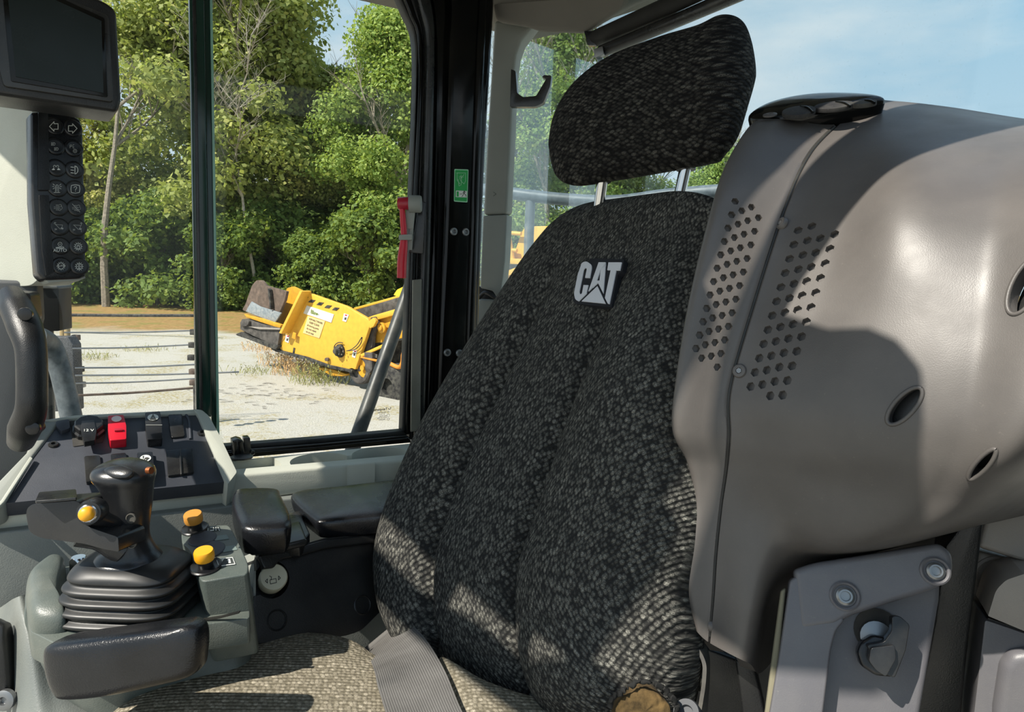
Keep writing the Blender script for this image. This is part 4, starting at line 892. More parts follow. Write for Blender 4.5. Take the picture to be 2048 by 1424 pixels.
ICN = [([ARW], 1.3), ([[(-x, y) for x, y in ARW]], 1.3), (head(-3, 5, .9) + head(3, -5, .9), .8),
       ([[(-7, 1), (-7, 7), (-4, 7), (-4, 4), (-7, 4)], [(-2, 4), (1, 3)], [(-1.5, 6.5), (1, 8)], [(-1.5, 2), (1, 0)], circ(3, -5, 2.2, 12)] + [[(3 + 3.2 * math.cos(a), -5 + 3.2 * math.sin(a)), (3 + 4.8 * math.cos(a), -5 + 4.8 * math.sin(a))] for a in np.arange(0, 6.28, .785)], .8),
       ([circ(-3, 3, 2.3, 10, -20, 250), circ(3, 3, 2.3, 10, -70, 200), {'fill': [(-9, -4), (-5, 0), (-2, -3), (-3, -4)]}, {'fill': [(9, -4), (3, -4), (2, -3), (5, 0)]}], .8),
       (beam + [[(1, 8), (1, -8), (4, -7), (6.5, -3.5), (7, 0), (6.5, 3.5), (4, 7), (1, 8)]], 1.3),
       ([[(-3, -7), (-3, 4), (-1.5, 7), (1.5, 7), (3, 4), (3, -7)], [(-6, -8), (6, -8)], [(-8, 9), (-5, 6.5)], [(8, 9), (5, 6.5)], [(-9, 4), (-5.5, 4)], [(9, 4), (5.5, 4)], [(-8, -1), (-5, 1)], [(8, -1), (5, 1)], [(0, 4), (0, -6)]], .8),
       ([circ(0, 0, 1, 4)[:1] + [], [(-8, 7), (0, 8.5), (8, 7), (9, 0), (8, -7), (0, -8.5), (-8, -7), (-9, 0), (-8, 7)], circ(0, 2.5, 2.6, 10, 180, -60), [(1.3, .2), (0, -2)], [(0, -4.4), (0, -4.9)]], 1.1),
       (dpf(), .9), (dpf() + [[(-8, 8), (7, -8)]], .9),
       (bucket([[(-9, 9), (-6, 5)], [(-10, 6), (-9, 9), (-6, 9)]]), .8), (bucket([[(8, 9), (8, 4)], [(6, 8), (8, 10), (10, 8)], [(8, -6), (8, -9)]]), .8),
       ([circ(0, 5.5, 4, 14), circ(0, 5.5, .8, 6), [(-8, -1.5), (8, -1.5)], [(-8, -3), (8, -3)], [(-8, -1), (0, 0), (6, .6), (8, -1)]], .8),
       (gear() + [[(-2.5, -4), (-2.5, 1), (2.5, 1), (2.5, -4), (-2.5, -4)], circ(0, 1, 2.2, 8, 0, 180)], .9),
       (gear(), .9), (gear() + [[(-6, 0), (6, 0)], circ(0, 3, 1.6, 8), [(-1.3, -5), (-1.3, -1.8), (1.3, -5), (1.3, -1.8)]], .9)]
for r_, y in enumerate((253, 293, 336, 377, 415, 454, 492, 532)):
    for c_ in (0, 1):
        x = (108 + r_ * 2.0) if c_ == 0 else (145 + r_ * 1.9); yy = y + (4 if c_ and r_ < 3 else (0 if not c_ else 1))
        if r_ == 6: yy -= 0
        o, a, b = ip(KP, x, yy)
        ky = lathe('key', o, KP.n, [(.0090, -.001), (.0090, .0016), (.0078, .0026), (.0060, .0022), (0, .0022)], BLACK_SM, kp, 28, 60)
        ls, w_ = ICN[r_ * 2 + c_]; ls = [l for l in ls if isinstance(l, dict) or len(l) > 1]
        icon(ky, KP, x, yy + (2 if (r_, c_) == (6, 0) else 0), ls, w_, .0026, ICON if r_ in (0, 2, 3, 6, 7) else ICON_DIM)
        if (r_, c_) in ((6, 0), (7, 0)):
            o, a, b = ip(KP, x + 0, yy + (9 if r_ == 6 else 0), .0026)
            text('lettering', 'AUTO', o, a.normalized(), b.normalized(), KP.n, .0044 if r_ == 6 else .0028, ICON, ky)
gh = thing('grab_handle', P(50, 890, .74), 'thick black plastic grab handle on the front pillar below the keypad', 'grab handle')
tube('grip', [P(22, 590, .755), P(34, 618, .74), P(50, 655, .725), P(62, 700, .715), (P(64, 780, .712)), P(62, 820, .715), P(50, 855, .73), P(42, 882, .75)], [.012, .0155, .0160, .0140, .0138, .0142, .0155, .013], BLACK, gh, 22, res=50)
plate('upper_mount', rnd([(6, 582), (60, 586), (66, 640), (48, 655), (12, 650)], 8), Pl(P(35, 610, .765), (.3, -1, 0)), .03, BLACK, gh, .004)
plate('lower_mount', rnd([(22, 832), (60, 838), (74, 868), (48, 892), (28, 888)], 6), Pl(P(48, 865, .745), (.3, -1, 0)), .03, BLACK, gh, .004)
for q in ((50, 628, .712), (66, 857, .712)): lathe('mount_cap', P(*q), (.35, -1, 0), [(.0066, -.004), (.0066, .001), (.0058, .0015), (0, .0015)], BLACK_SM, gh, 28)
# ================================================================= the seat
seat = thing('operator_seat', P(900, 1424, .75), 'dark woven fabric operator seat with adjustable headrest and a dusty sunlit cushion', 'seat')
def quilt(name, rows, nu, nv, relief, T, back, mt, parent, power=2.4, byrow=True, edge=.06, uvs=1.0, v_edge=(1, 1), rgrow=None):
    """rows: (left px, py, d, right px, py, d). Closed cushion with a shaped front of depth T and a flatter back."""
    A = np.array([[*P(r[0], r[1], r[2])] for r in rows]); B = np.array([[*P(r[3], r[4], r[5])] for r in rows])
    A = cr(A, nu); B = cr(B, nu)
    s = np.linspace(0, 1, nv); s = .5 - .5 * np.cos(s * math.pi) * (1 - .0); 
    s = s * .6 + np.linspace(0, 1, nv) * .4
    G = A[:, None] * (1 - s)[None, :, None] + B[:, None] * s[None, :, None]
    mid = np.gradient(G[:, nv // 2], axis=0); acr = B - A
    n = np.cross(acr, mid); n /= np.linalg.norm(n, axis=1, keepdims=True)
    if ((np.array(CAM) - G[:, nv // 2]) * n).sum() < 0: n = -n
    n = (n + n.mean(0) * 1.0); n /= np.linalg.norm(n, axis=1, keepdims=True)
    W_ = np.linalg.norm(acr, axis=1)
    Lc = np.concatenate([[0], np.cumsum(np.linalg.norm(np.diff(G[:, nv // 2], axis=0), axis=1))]); Ht = Lc[-1]
    es = np.minimum(s, 1 - s)[None, :] * W_[:, None]                      # distance to the side edges
    ev = np.minimum(Lc if v_edge[0] else Lc + 9, (Ht - Lc) if v_edge[1] else Ht - Lc + 9)[:, None] * np.ones((1, nv))
    e = np.clip(np.minimum(es, ev) / edge, 0, 1)
    e2 = np.clip(es / edge, 0, 1); e3 = np.clip(ev / edge, 0, 1)
    prof = (1 - (1 - e2) ** power) ** (1 / power) * (1 - (1 - e3) ** power) ** (1 / power)
    v = np.linspace(0, 1, nu)
    R_ = np.array([[relief(ss, vv) for ss in s] for vv in v])
    Fr = G + n[:, None] * (T * prof + R_ * prof)[..., None]
    Bk = G - n[:, None] * (back * prof)[..., None]
    U = np.stack([(s[None, :] - .5) * W_[:, None], np.repeat((Ht - Lc)[:, None], nv, 1)], -1) * uvs
    # stitch: front rows then back rows as a ring per row
    ring = np.concatenate([Fr, Bk[:, -2:0:-1]], axis=1); UR = np.concatenate([U, U[:, -2:0:-1]], axis=1)
    o = grid_mesh(name, ring, mt, parent, wrap=True, caps=True, uv=UR, smooth=70)
    return o
rows = [(1215, 422, .905, 1372, 408, .700), (1135, 448, .905, 1462, 420, .650), (1075, 508, .900, 1478, 500, .630), (1010, 612, .890, 1470, 620, .605),
        (935, 745, .875, 1452, 770, .585), (860, 880, .860, 1430, 930, .570), (803, 1010, .840, 1402, 1080, .560), (779, 1110, .822, 1372, 1180, .555),
        (792, 1195, .800, 1372, 1275, .545), (838, 1275, .775, 1365, 1345, .535), (905, 1365, .745, 1350, 1420, .53), (960, 1450, .72, 1320, 1500, .52)]
def smooth(a, b, x): t = min(1, max(0, (x - a) / (b - a))); return t * t * (3 - 2 * t)
def brel(s, v):
    g1 = np.interp(v, [0, .25, .4, .55, .68, .8, .9, 1], [.30, .31, .30, .28, .27, .24, .10, .04])
    g2 = np.interp(v, [0, .25, .4, .55, .68, .8, .9, 1], [.70, .64, .62, .60, .585, .57, .56, .56])
    k = smooth(.15, .42, v); r = 0
    for g_, w_ in ((g1, .022), (g2, .028)): r -= .013 * k * math.exp(-((s - g_) / w_) ** 2)
    if s > g2: r += .032 * k * math.sin(math.pi * min(1, (s - g2) / (1 - g2))) ** .8
    elif s < g1: r += .020 * k * math.sin(math.pi * (g1 - s) / g1 * .9) ** .8 if g1 > .12 else 0
    else: r += .006 * k * math.sin(math.pi * (s - g1) / (g2 - g1))
    r += .010 * math.exp(-((v - .80) / .09) ** 2) * (1 - s)
    return r
bk_ = quilt('backrest', rows, 110, 96, brel, .030, .07, FAB, seat, edge=.065)
BT = bvh(bk_)
# logo patch
def K3(x, y): return (1120 + x / 10.173, 490 + y / 10.171)
pc, pn = hit(BT, 1195, 562); LP_ = Pl(pc, pn)
pn = (pn * .5 + (hit(BT, 1160, 540)[1] + hit(BT, 1230, 600)[1]) * .25).normalized(); LP_ = Pl(pc, pn)
pt = plate('logo_patch', [K3(*q) for q in rnd([(480, 268), (1300, 290), (1272, 530), (1175, 600), (1045, 1262), (290, 1190), (245, 1060), (340, 560), (400, 360)], [60, 20, 30, 10, 10, 60, 20, 40, 60])], LP_, .006, plain('patch_black', '11131a', .9), seat, .0004, .003)
WHP = plain('woven_white_letters', 'cfd0d4', .85, var=.04)
for nm, q in (('letter_c', rnd([(535, 325), (640, 400), (642, 470), (605, 668), (508, 665), (545, 490), (520, 455), (485, 490), (390, 950), (410, 1008), (445, 985), (478, 812), (572, 815), (535, 985), (375, 1142), (310, 1110), (282, 990), (385, 470), (440, 360)], [50, 50, 20, 0, 0, 18, 25, 25, 18, 22, 20, 0, 0, 10, 5, 50, 50, 50, 50])),
              ('letter_t', [(985, 352), (1252, 352), (1218, 515), (1140, 515), (1002, 1195), (972, 1192), (912, 1075), (1030, 510), (960, 508)]),
              ('triangle', [(758, 835), (925, 1190), (438, 1142)])):
    plate(nm, [K3(*p) for p in q], LP_, .0012, WHP, pt, 0, .0040)
for nm, q in (('letter_a', [(785, 350), (925, 350), (880, 985), (768, 765), (575, 940), (745, 722), (805, 722), (825, 492), (745, 722), (575, 940)]),): pass
bm = bmesh.new()
for q in ([(785, 350), (925, 350), (925, 420), (828, 492), (745, 722), (640, 880), (575, 940)], [(925, 380), (880, 985), (800, 825), (803, 722), (828, 492)], [(745, 722), (803, 722), (805, 835), (768, 765), (660, 868), (690, 800)]):
    pts = [LP_.hit(*K3(*p), .0040) for p in q]; plate_bm(bm, pts, LP_.n, .0012)
from_bm('letter_a', bm, WHP, pt, 0)
# headrest
hrows = [(1100, 285, .840, 1102, 312, .838), (1112, 225, .835, 1113, 352, .832), (1150, 168, .82, 1146, 370, .818), (1220, 115, .79, 1220, 360, .785), (1320, 76, .75, 1320, 343, .745),
         (1400, 52, .715, 1402, 328, .71), (1445, 32, .70, 1442, 316, .695), (1482, 42, .70, 1470, 285, .698), (1502, 82, .71, 1488, 235, .71), (1507, 125, .725, 1497, 190, .725)]
def hrel(s, v): return -.012 * math.exp(-((v - .62) / .09) ** 2) * (0) + .010 * math.sin(math.pi * s) - .020 * smooth(.62, .9, v)
quilt('headrest', hrows, 80, 56, hrel, .028, .05, FAB_HEAD, seat, edge=.075, power=2.2)
for x0, y0, x1, y1, d0, d1 in ((1207, 345, 1196, 425, .80, .815), (1374, 320, 1352, 425, .735, .745)):
    tube('headrest_rod', [P(x0, y0, d0), P(x1, y1, d1)], .0062, CHROME, seat, 20)
    tube('rod_seam', [P(x0 + 7, y0 + 5, d0 - .006), P(x1 + 7, y1, d1 - .006)], .0009, STEEL, seat, 8)
    lathe('rod_collar', P(x0 - 2, y0 + 20, d0), up, [(.010, 0), (.010, .004), (.008, .006), (0, .006)], RUBBER, seat, 20)
# cushion
CQ = HZ(520, 1360, .63)
co = [(200, 1470), (262, 1412), (330, 1362), (420, 1316), (520, 1287), (620, 1279), (700, 1293), (752, 1325), (800, 1352), (860, 1362), (960, 1410), (1120, 1470), (1180, 1700), (760, 2100), (240, 2100), (120, 1700)]
def cfn(s, t): return 0
pillow('cushion', co, CQ, .022, .10, FAB_CUSH, seat, n=96, nr=16, power=3.0, shrink=.95, off=-.014, uv=True)
tube('cushion_seam', [CQ.hit(*q, -.002) for q in ((600, 1470), (660, 1440), (710, 1412), (765, 1385), (800, 1366))], .004, plain('seam_shadow_fabric', '2b2a26', .95), seat, 10, res=24)
# side bolster of cushion right of belt
pillow('cushion_bolster', [(878, 1322), (905, 1332), (960, 1365), (1030, 1392), (1130, 1425), (1180, 1500), (1120, 1640), (1000, 1640), (940, 1480), (900, 1380)], CQ, .010, .05, FAB_CUSH, seat, n=64, nr=10, off=.012, uv=True, power=3)
# torn foam
FM = MT('yellowed_foam'); FM.set(Base_Color=FM.mix(FM.ramp(FM.noise(60, 5, .7), (.35, 0.), (.7, 1.)), lin('33270f'), lin('6a5430')), Roughness=.95); FM.bump(FM.noise(220, 5, .7), .5, .0015)
fmp = Pl(P(1285, 1400, .50), (hit(BT, 1250, 1380)[1]))
ft = pillow('torn_foam', [(1226, 1440), (1232, 1412), (1246, 1394), (1264, 1387), (1281, 1378), (1302, 1381), (1318, 1389), (1328, 1400), (1340, 1414), (1340, 1450), (1320, 1500), (1240, 1500)], fmp, .004, .03, FM.m, seat, n=72, nr=14, off=-.004, curve=True, fn=lambda s_, t: .0005 * math.sin(t * 40 + s_ * 9) * math.sin(s_ * 11))
rg = random.Random(21); rp2 = cr([(1212, 1440), (1218, 1410), (1236, 1386), (1258, 1374), (1280, 1363), (1306, 1367), (1326, 1376), (1340, 1392), (1352, 1408), (1353, 1440)], 60)
tube('torn_edge', [fmp.hit(x + rg.uniform(-3, 3), y + rg.uniform(-3, 3), rg.uniform(-.003, .001)) for x, y in rp2], [rg.uniform(.0009, .0026) for _ in rp2], FAB, seat, 8)
# lap belt
bl = thing('seat_belt', P(800, 1330, .72), 'grey worn lap belt webbing lying between cushion and backrest', 'seat belt')
def BQ(x, y): return (x, y, (CQ.hit(x, y, .026) - CAM).dot(fw))
rowsb = [[(734, 1303, .745), (770, 1272, .745), (812, 1238, .745)], [BQ(748, 1340), BQ(800, 1312), BQ(850, 1276)], [BQ(760, 1385), BQ(822, 1362), BQ(888, 1338)],
         [BQ(774, 1430), BQ(848, 1422), BQ(926, 1426)], [BQ(800, 1500), BQ(880, 1500), BQ(985, 1530)]]
Gb = ctrl(rowsb, 60, 24); Ub = np.stack(np.meshgrid(np.linspace(0, .05, 24), np.linspace(0, .2, 60)), -1)
solid_grid('webbing', Gb, .0016, belt_mat(), bl, uv=Ub)
tube('webbing_fold', [P(734, 1302, .747), P(775, 1268, .747), P(812, 1238, .747)], .0042, bpy.data.materials['belt_webbing'], bl, 14, res=20)
lathe('belt_anchor', P(1372, 1424, .50), (-.4, -.6, .7), [(.010, -.03), (.010, -.003), (.009, 0), (.005, 0), (.0045, -.003), (0, -.003)], plain('dull_steel', '3e4044', .6), bl, 28)
BL_PLATE = Pl(P(1250, 1230, .62), (-.3, -1, 0))

# ================================================================= left hand control pod (grey moulded tower)
pod = thing('control_pod', P(1560, 1330, .55), 'large grey moulded pod with perforated vents and oval slots beside the seat', 'control pod')
R = [
 [(1600, 262, .72), (1518, 236, .655), (1700, 200, .665), (1790, 202, .655), (1900, 214, .63), (2040, 236, .60), (2230, 262, .56), (2330, 300, .66)],
 [(1560, 300, .68), (1492, 262, .605), (1685, 236, .625), (1778, 228, .61), (1880, 238, .585), (2020, 258, .55), (2240, 290, .50), (2360, 330, .62)],
 [(1530, 350, .66), (1452, 330, .580), (1622, 304, .585), (1724, 305, .56), (1832, 312, .525), (1990, 335, .49), (2250, 370, .44), (2380, 400, .58)],
 [(1500, 430, .65), (1422, 420, .562), (1572, 410, .560), (1682, 425, .528), (1800, 430, .485), (1970, 455, .455), (2250, 500, .41), (2380, 520, .56)],
 [(1460, 600, .64), (1378, 600, .552), (1508, 605, .545), (1625, 625, .512), (1765, 640, .470), (1950, 660, .435), (2220, 700, .40), (2360, 720, .55)],
 [(1430, 760, .63), (1350, 770, .545), (1460, 775, .540), (1580, 790, .505), (1735, 800, .465), (1925, 815, .430), (2140, 840, .405), (2280, 860, .55)],
 [(1425, 860, .63), (1345, 862, .548), (1458, 870, .540), (1570, 885, .508), (1725, 900, .468), (1900, 910, .437), (2070, 925, .420), (2200, 950, .56)],
 [(1440, 930, .64), (1374, 925, .560), (1452, 940, .548), (1560, 950, .516), (1712, 975, .480), (1860, 990, .455), (2002, 990, .450), (2110, 1010, .57)],
 [(1440, 1010, .64), (1388, 1005, .566), (1442, 1010, .552), (1548, 1030, .526), (1660, 1085, .502), (1790, 1082, .485), (1930, 1050, .482), (2010, 1040, .58)],
 [(1430, 1100, .64), (1372, 1100, .566), (1432, 1105, .553), (1530, 1115, .532), (1612, 1122, .552), (1742, 1106, .54), (1880, 1072, .54), (1960, 1050, .62)],
 [(1420, 1200, .64), (1372, 1190, .566), (1426, 1195, .553), (1515, 1215, .536), (1552, 1200, .60), (1680, 1130, .62), (1820, 1080, .62), (1930, 1060, .68)],
 [(1420, 1300, .64), (1392, 1262, .566), (1418, 1285, .555), (1495, 1325, .540), (1534, 1335, .60), (1640, 1180, .66), (1800, 1110, .66), (1920, 1080, .70)]]
NU, SEG = 150, 22
Gp = np.array([[tuple(P(*c)) for c in r] for r in R])
Gp = cr(Gp, NU); Gp = np.swapaxes(cr(np.swapaxes(Gp, 0, 1), SEG * 7 + 1), 0, 1)
side = solid_grid('side_shell', Gp[:, :2 * SEG + 1].copy(), .012, POD, pod, round_edge=.0022, edges=(0, 0, 0, 1))
main = solid_grid('main_shell', Gp[:, 2 * SEG:].copy(), .012, POD, pod, round_edge=.0022, edges=(0, 0, 1, 0))
seam = [V(tuple(p)) for p in Gp[18::3, 2 * SEG]]
tube('seam_gasket', [p + (p - CAM).normalized() * .0022 for p in seam], .0016, RUBBER, pod, 8)
SB, MB_ = bvh(side), bvh(main)
def C8(x, y): return (1300 + x / 2.2246, 160 + y / 2.2250)
def hexcut(shell, tree, cols, r=.0032, dp=.0040):
    bm = bmesh.new()
    for a, b, n in cols:
        for i in range(n):
            x = a[0] + (b[0] - a[0]) * i / (n - 1); y = a[1] + (b[1] - a[1]) * i / (n - 1)
            p, nr = hit(tree, *C8(x, y)); u_, v_ = frame(nr)
            q = [p + (u_ * math.cos(k * math.pi / 3) + v_ * math.sin(k * math.pi / 3)) * r for k in range(6)]
            plate_bm(bm, [w + nr * .003 for w in q], nr, .003 + dp)
    bmesh.ops.recalc_face_normals(bm, faces=bm.faces)
    me = bpy.data.meshes.new('cutter'); bm.to_mesh(me); bm.free(); o = bpy.data.objects.new('cutter', me); COL.objects.link(o); cut(shell, o)
hexcut(side, SB, [((379, 540), (205, 1195), 12), ((409, 582), (231, 1238), 12), ((452, 566), (274, 1229), 12), ((483, 613), (300, 1278), 12)])
hexcut(main, MB_, [((659, 669), (448, 1364), 12), ((720, 650), (500, 1355), 12), ((757, 704), (535, 1405), 12), ((821, 686), (590, 1402), 12)], r=.0036)
def oval_cut(px, py, rx, ry, ang, dp):
    p, nr = hit(MB_, px, py); a = math.radians(ang); pl = Pl(p, nr)
    def q(k, off, n=40): return [pl.hit(px + k * (rx * math.cos(t) * math.cos(a) + ry * math.sin(t) * math.sin(a)), py + k * (-rx * math.cos(t) * math.sin(a) + ry * math.sin(t) * math.cos(a)), 0) + pl.n * off for t in np.linspace(0, 2 * math.pi, n, endpoint=False)]
    bm = bmesh.new(); plate_bm(bm, q(1, .03), pl.n, .03 + dp); bmesh.ops.recalc_face_normals(bm, faces=bm.faces)
    me = bpy.data.meshes.new('cutter'); bm.to_mesh(me); bm.free(); o = bpy.data.objects.new('cutter', me); COL.objects.link(o); cut(main, o)
    rim = []
    for w in q(1.04, 0): 
        h_ = MB_.find_nearest(w)[0]; rim.append(h_)
    tube('slot_rim', rim + [rim[0]], .0014, POD, pod, 8, cap=False)
    bm = bmesh.new(); plate_bm(bm, q(1.25, -.016), pl.n, .002); from_bm('slot_back', bm, BLACK_SM, pod)
for a in ((1809, 812, 46, 19, 47, .03), (1964, 930, 38, 12, 49, .03), (2052, 570, 62, 26, 62, .03)): oval_cut(*a)
for px, py, r_, t_ in ((1563, 447, .0056, MB_), (1479, 742, .0056, MB_), (1424, 1250, .0056, SB)):
    p, nr = hit(t_, px, py); screw(pod, p - nr * .0005, nr, r_, POD, 'pod_screw'); 
    lathe('screw_socket', p + nr * .0016, nr, [(.0021, 0), (.0021, .0005), (0, .0005)], STEEL, pod, 6)
# vent on top of the pod
VT = P(1600, 215, .62)
vn = thing('air_vent', VT, 'glossy black louvred air vent set in the top of the grey pod', 'air vent')
VPn = Pl(P(1600, 222, .640), (-.25, -.45, 1))
pillow('vent_body', [(1497, 238), (1530, 218), (1590, 204), (1660, 198), (1735, 200), (1770, 206), (1738, 216), (1690, 226), (1630, 238), (1560, 246), (1512, 246)], VPn, .010, .02, GLOSS, vn, n=56, nr=8, power=3)
for (x, y, w_, h_) in ((1598, 222, 34, 9), (1668, 211, 40, 7), (1728, 205, 26, 4)):
    q = [(x + w_ * math.cos(t), y - 2 + h_ * math.sin(t) - .10 * w_ * math.cos(t)) for t in np.linspace(0, 2 * math.pi, 28, endpoint=False)]
    plate('vent_mouth', q, VPn, .004, TAR, vn, .0006, .0108)
    tube('vent_blade', [VPn.hit(x + w_ * .1, y - h_ * 1.0, .0106), VPn.hit(x + w_ * .5, y - h_ * .7, .0112), VPn.hit(x + w_ * .8, y + h_ * .3, .0106)], .0011, GLOSS, vn, 10, res=12)
lathe('vent_screw', VPn.hit(1540, 231, .009), VPn.n, [(.006, 0), (.006, .001), (.003, .002), (0, .001)], POD, vn, 20)

# narrow plate at the lower left of the pod and the bracket under it
NP = Pl(P(1365, 1050, .572), (-.55, -1, 0))
plate('edge_plate', rnd([(1366, 925), (1384, 912), (1392, 930), (1388, 1100), (1376, 1212), (1342, 1208), (1344, 1140), (1352, 1040)], [6, 8, 4, 0, 4, 2, 0, 0]), NP, .02, POD, pod, .003)
br = thing('seat_bracket', P(1400, 1300, .58), 'thin dark metal bracket curving down between seat and pod', 'bracket')
solid_grid('bracket_strip', ctrl([[(1344, 1165, .575), (1362, 1170, .60)], [(1344, 1212, .572), (1362, 1216, .60)], [(1372, 1262, .565), (1388, 1252, .59)], [(1408, 1315, .555), (1416, 1300, .58)], [(1412, 1360, .55), (1420, 1350, .575)], [(1400, 1440, .545), (1414, 1440, .57)]], 50, 4), .003, plain('dark_edge_steel', '3a3836', .5, dust=.4), br)
plate('bracket_web', [(1362, 1216), (1388, 1252), (1418, 1300), (1500, 1330), (1500, 1460), (1400, 1460), (1390, 1330)], Pl(P(1440, 1340, .64), (-.3, -1, 0)), .01, BLACK, br, .002)
plate('dark_backing', [(1300, 1180), (1560, 1180), (1560, 1600), (1300, 1600)], Pl(P(1440, 1340, .70), (-.3, -1, 0)), .01, RUBBER, br, .002)
plate('lower_flange', [(1470, 1320), (1510, 1335), (1530, 1424), (1535, 1470), (1490, 1470)], Pl(P(1490, 1400, .57), (-.3, -1, 0)), .02, BLACK, br, .002)
bg_ = thing('paper_scrap', P(1385, 1350, .60), 'crumpled pale paper scrap tucked behind the torn seat corner', 'paper')
rg = random.Random(8)
Gs = np.array([[tuple(P(1356 + 44 * j / 7 + 6 * i / 9, 1305 + 78 * i / 9, .60 + rg.uniform(-.008, .008))) for j in range(8)] for i in range(10)])
solid_grid('crumpled_sheet', Gs, .0006, plain('pale_paper', '8d8a80', .8), bg_, smooth=15)

# ================================================================= box with the release knob
bx = thing('release_box', P(1720, 1424, .5), 'grey moulded box with recessed black release lever under the pod', 'control box')
BXP = pl3((1640, 1180, .520), (1890, 1130, .500), (1640, 1420, .500))
plate('box_body', [(1600, 1150), (1885, 1100), (1880, 1200), (1832, 1480), (1560, 1480)], BXP, .06, POD_BOX, bx, .004, -.018)
plate('raised_frame_top', rnd([(1588, 1140), (1630, 1126), (1880, 1086), (1906, 1106), (1908, 1142), (1896, 1166), (1860, 1182), (1770, 1210), (1702, 1232), (1672, 1250), (1600, 1260)], [10, 14, 12, 14, 10, 8, 10, 10, 14, 10, 0]), BXP, .024, POD_BOX, bx, .006, .006, seg=4)
plate('raised_frame_side', rnd([(1580, 1160), (1600, 1150), (1690, 1240), (1672, 1262), (1662, 1300), (1640, 1480), (1530, 1480), (1560, 1300)], [8, 0, 6, 10, 10, 0, 0, 0]), BXP, .022, POD_BOX, bx, .006, .005, seg=4)
plate('foam_strip', [(1562, 1182), (1572, 1176), (1546, 1440), (1528, 1440)], BXP, .012, plain('pale_foam_strip', '7d7863', .9), bx, .002, -.002)
for (x, y, r_) in ((1690, 1192, .0105), (1870, 1142, .0098)):
    o = BXP.hit(x, y, .006); lathe('screw_well', o, BXP.n, [(r_, -.002), (r_, .0012), (r_ * .88, .0022), (r_ * .74, .0012), (r_ * .7, -.001), (0, -.001)], POD_BOX, bx, 28)
    w = lathe('well_screw', o + BXP.n * .0002, BXP.n, [(r_ * .6, 0), (r_ * .6, .0025), (r_ * .45, .0036), (r_ * .34, .0036), (r_ * .3, .001), (0, .001)], STEEL, bx, 24)
lathe('lever_hole', BXP.hit(1755, 1262, -.0175), BXP.n, [(.016, 0), (.016, .0008), (0, .0008)], TAR, bx, 24)
lathe('lever_shaft', BXP.hit(1750, 1272, -.017), BXP.n, [(.011, 0), (.011, .008), (0, .010)], STEEL, bx, 20)
plate('lever_hub', rnd([(1722, 1285), (1745, 1270), (1800, 1280), (1806, 1316), (1786, 1355), (1752, 1352), (1722, 1332), (1714, 1305)], 8), BXP, .014, BLACK_SM, bx, .004, .004, seg=4)
plate('lever_wing', rnd([(1784, 1232), (1800, 1232), (1820, 1250), (1812, 1300), (1790, 1356), (1772, 1350), (1776, 1310), (1738, 1300), (1734, 1290), (1768, 1284), (1784, 1262)], 6), BXP, .012, BLACK_SM, bx, .004, .014, seg=4)
plate('lever_tip', rnd([(1742, 1296), (1790, 1290), (1792, 1318), (1772, 1354), (1752, 1340), (1738, 1322)], 6), BXP, .010, BLACK_SM, bx, .003, .020, seg=4)
# dark column and the moulded panels at the right edge
dc = plate('dark_column', [(1890, 1092), (1960, 1000), (1982, 960), (1966, 1060), (1935, 1300), (1918, 1480), (1822, 1480), (1868, 1240)], Pl(P(1900, 1200, .56), (-.4, -1, 0)), .04, BLACK, None, .006); tag(dc, 'dark textured upright between the grey box and the tan side panels', 'upright trim')
rp_ = thing('rear_side_trim', P(2020, 1424, .6), 'warm grey faceted side trim with a bolt recess at the right edge', 'side trim')
RPn = Pl(P(2000, 1100, .60), (-.45, -1, .1))
plate('upper_facet', [(1992, 962), (2010, 948), (2060, 930), (2160, 950), (2160, 1140), (2048, 1122), (1958, 1098), (1962, 1070), (1980, 985)], RPn, .03, TAN_PL, rp_, .004, .006)
plate('facet_wedge', [(1990, 975), (2008, 985), (2120, 1060), (2120, 1130), (2048, 1120), (1960, 1092)], Pl(P(2000, 1060, .575), (-.2, -1, .45)), .01, TAN_PL, rp_, .003, .0)
plate('top_cap', [(1985, 965), (2015, 940), (2048, 932), (2200, 930), (2200, 985), (2020, 1000)], Pl(P(2030, 950, .60), (-.2, -.6, 1)), .01, TAN_PL, rp_, .003)
md_ = plate('middle_panel', [(1958, 1104), (2048, 1128), (2160, 1150), (2160, 1420), (1990, 1330), (1912, 1244), (1925, 1230), (1945, 1150)], RPn, .03, TAN_PL, rp_, .003)
o = RPn.hit(2000, 1160, .001); lathe('recess_rim', o, RPn.n, [(.0205, -.001), (.0205, .001), (.0185, .002), (.0165, .0005), (.0160, -.0005), (0, -.0005)], TAN_PL, rp_, 32)
lathe('recess_hole', o + V((.004, 0, .006)), RPn.n, [(.0125, 0), (.0125, .0012), (0, .0012)], TAR, rp_, 28)
lathe('recess_bolt', o + V((.002, -.002, -.002)), RPn.n, [(.0075, 0), (.0075, .003), (.004, .004), (0, .003)], STEEL, rp_, 20)
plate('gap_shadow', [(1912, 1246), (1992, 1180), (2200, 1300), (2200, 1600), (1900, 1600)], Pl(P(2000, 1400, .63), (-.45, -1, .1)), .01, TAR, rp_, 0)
lb = thing('lower_side_box', P(2020, 1424, .53), 'warm grey lidded moulded box at the bottom right corner', 'storage box')
LBn = Pl(P(2020, 1250, .545), (-.45, -1, .1))
plate('lid', rnd([(1992, 1180), (2012, 1160), (2048, 1148), (2200, 1160), (2200, 1310), (2048, 1262), (1976, 1232)], [10, 8, 0, 0, 0, 0, 2]), LBn, .05, TAN_PL, lb, .007, .006, seg=4)
plate('lid_gap', [(1976, 1236), (2200, 1314), (2200, 1322), (1974, 1244)], LBn, .03, RUBBER, lb, 0, -.001)
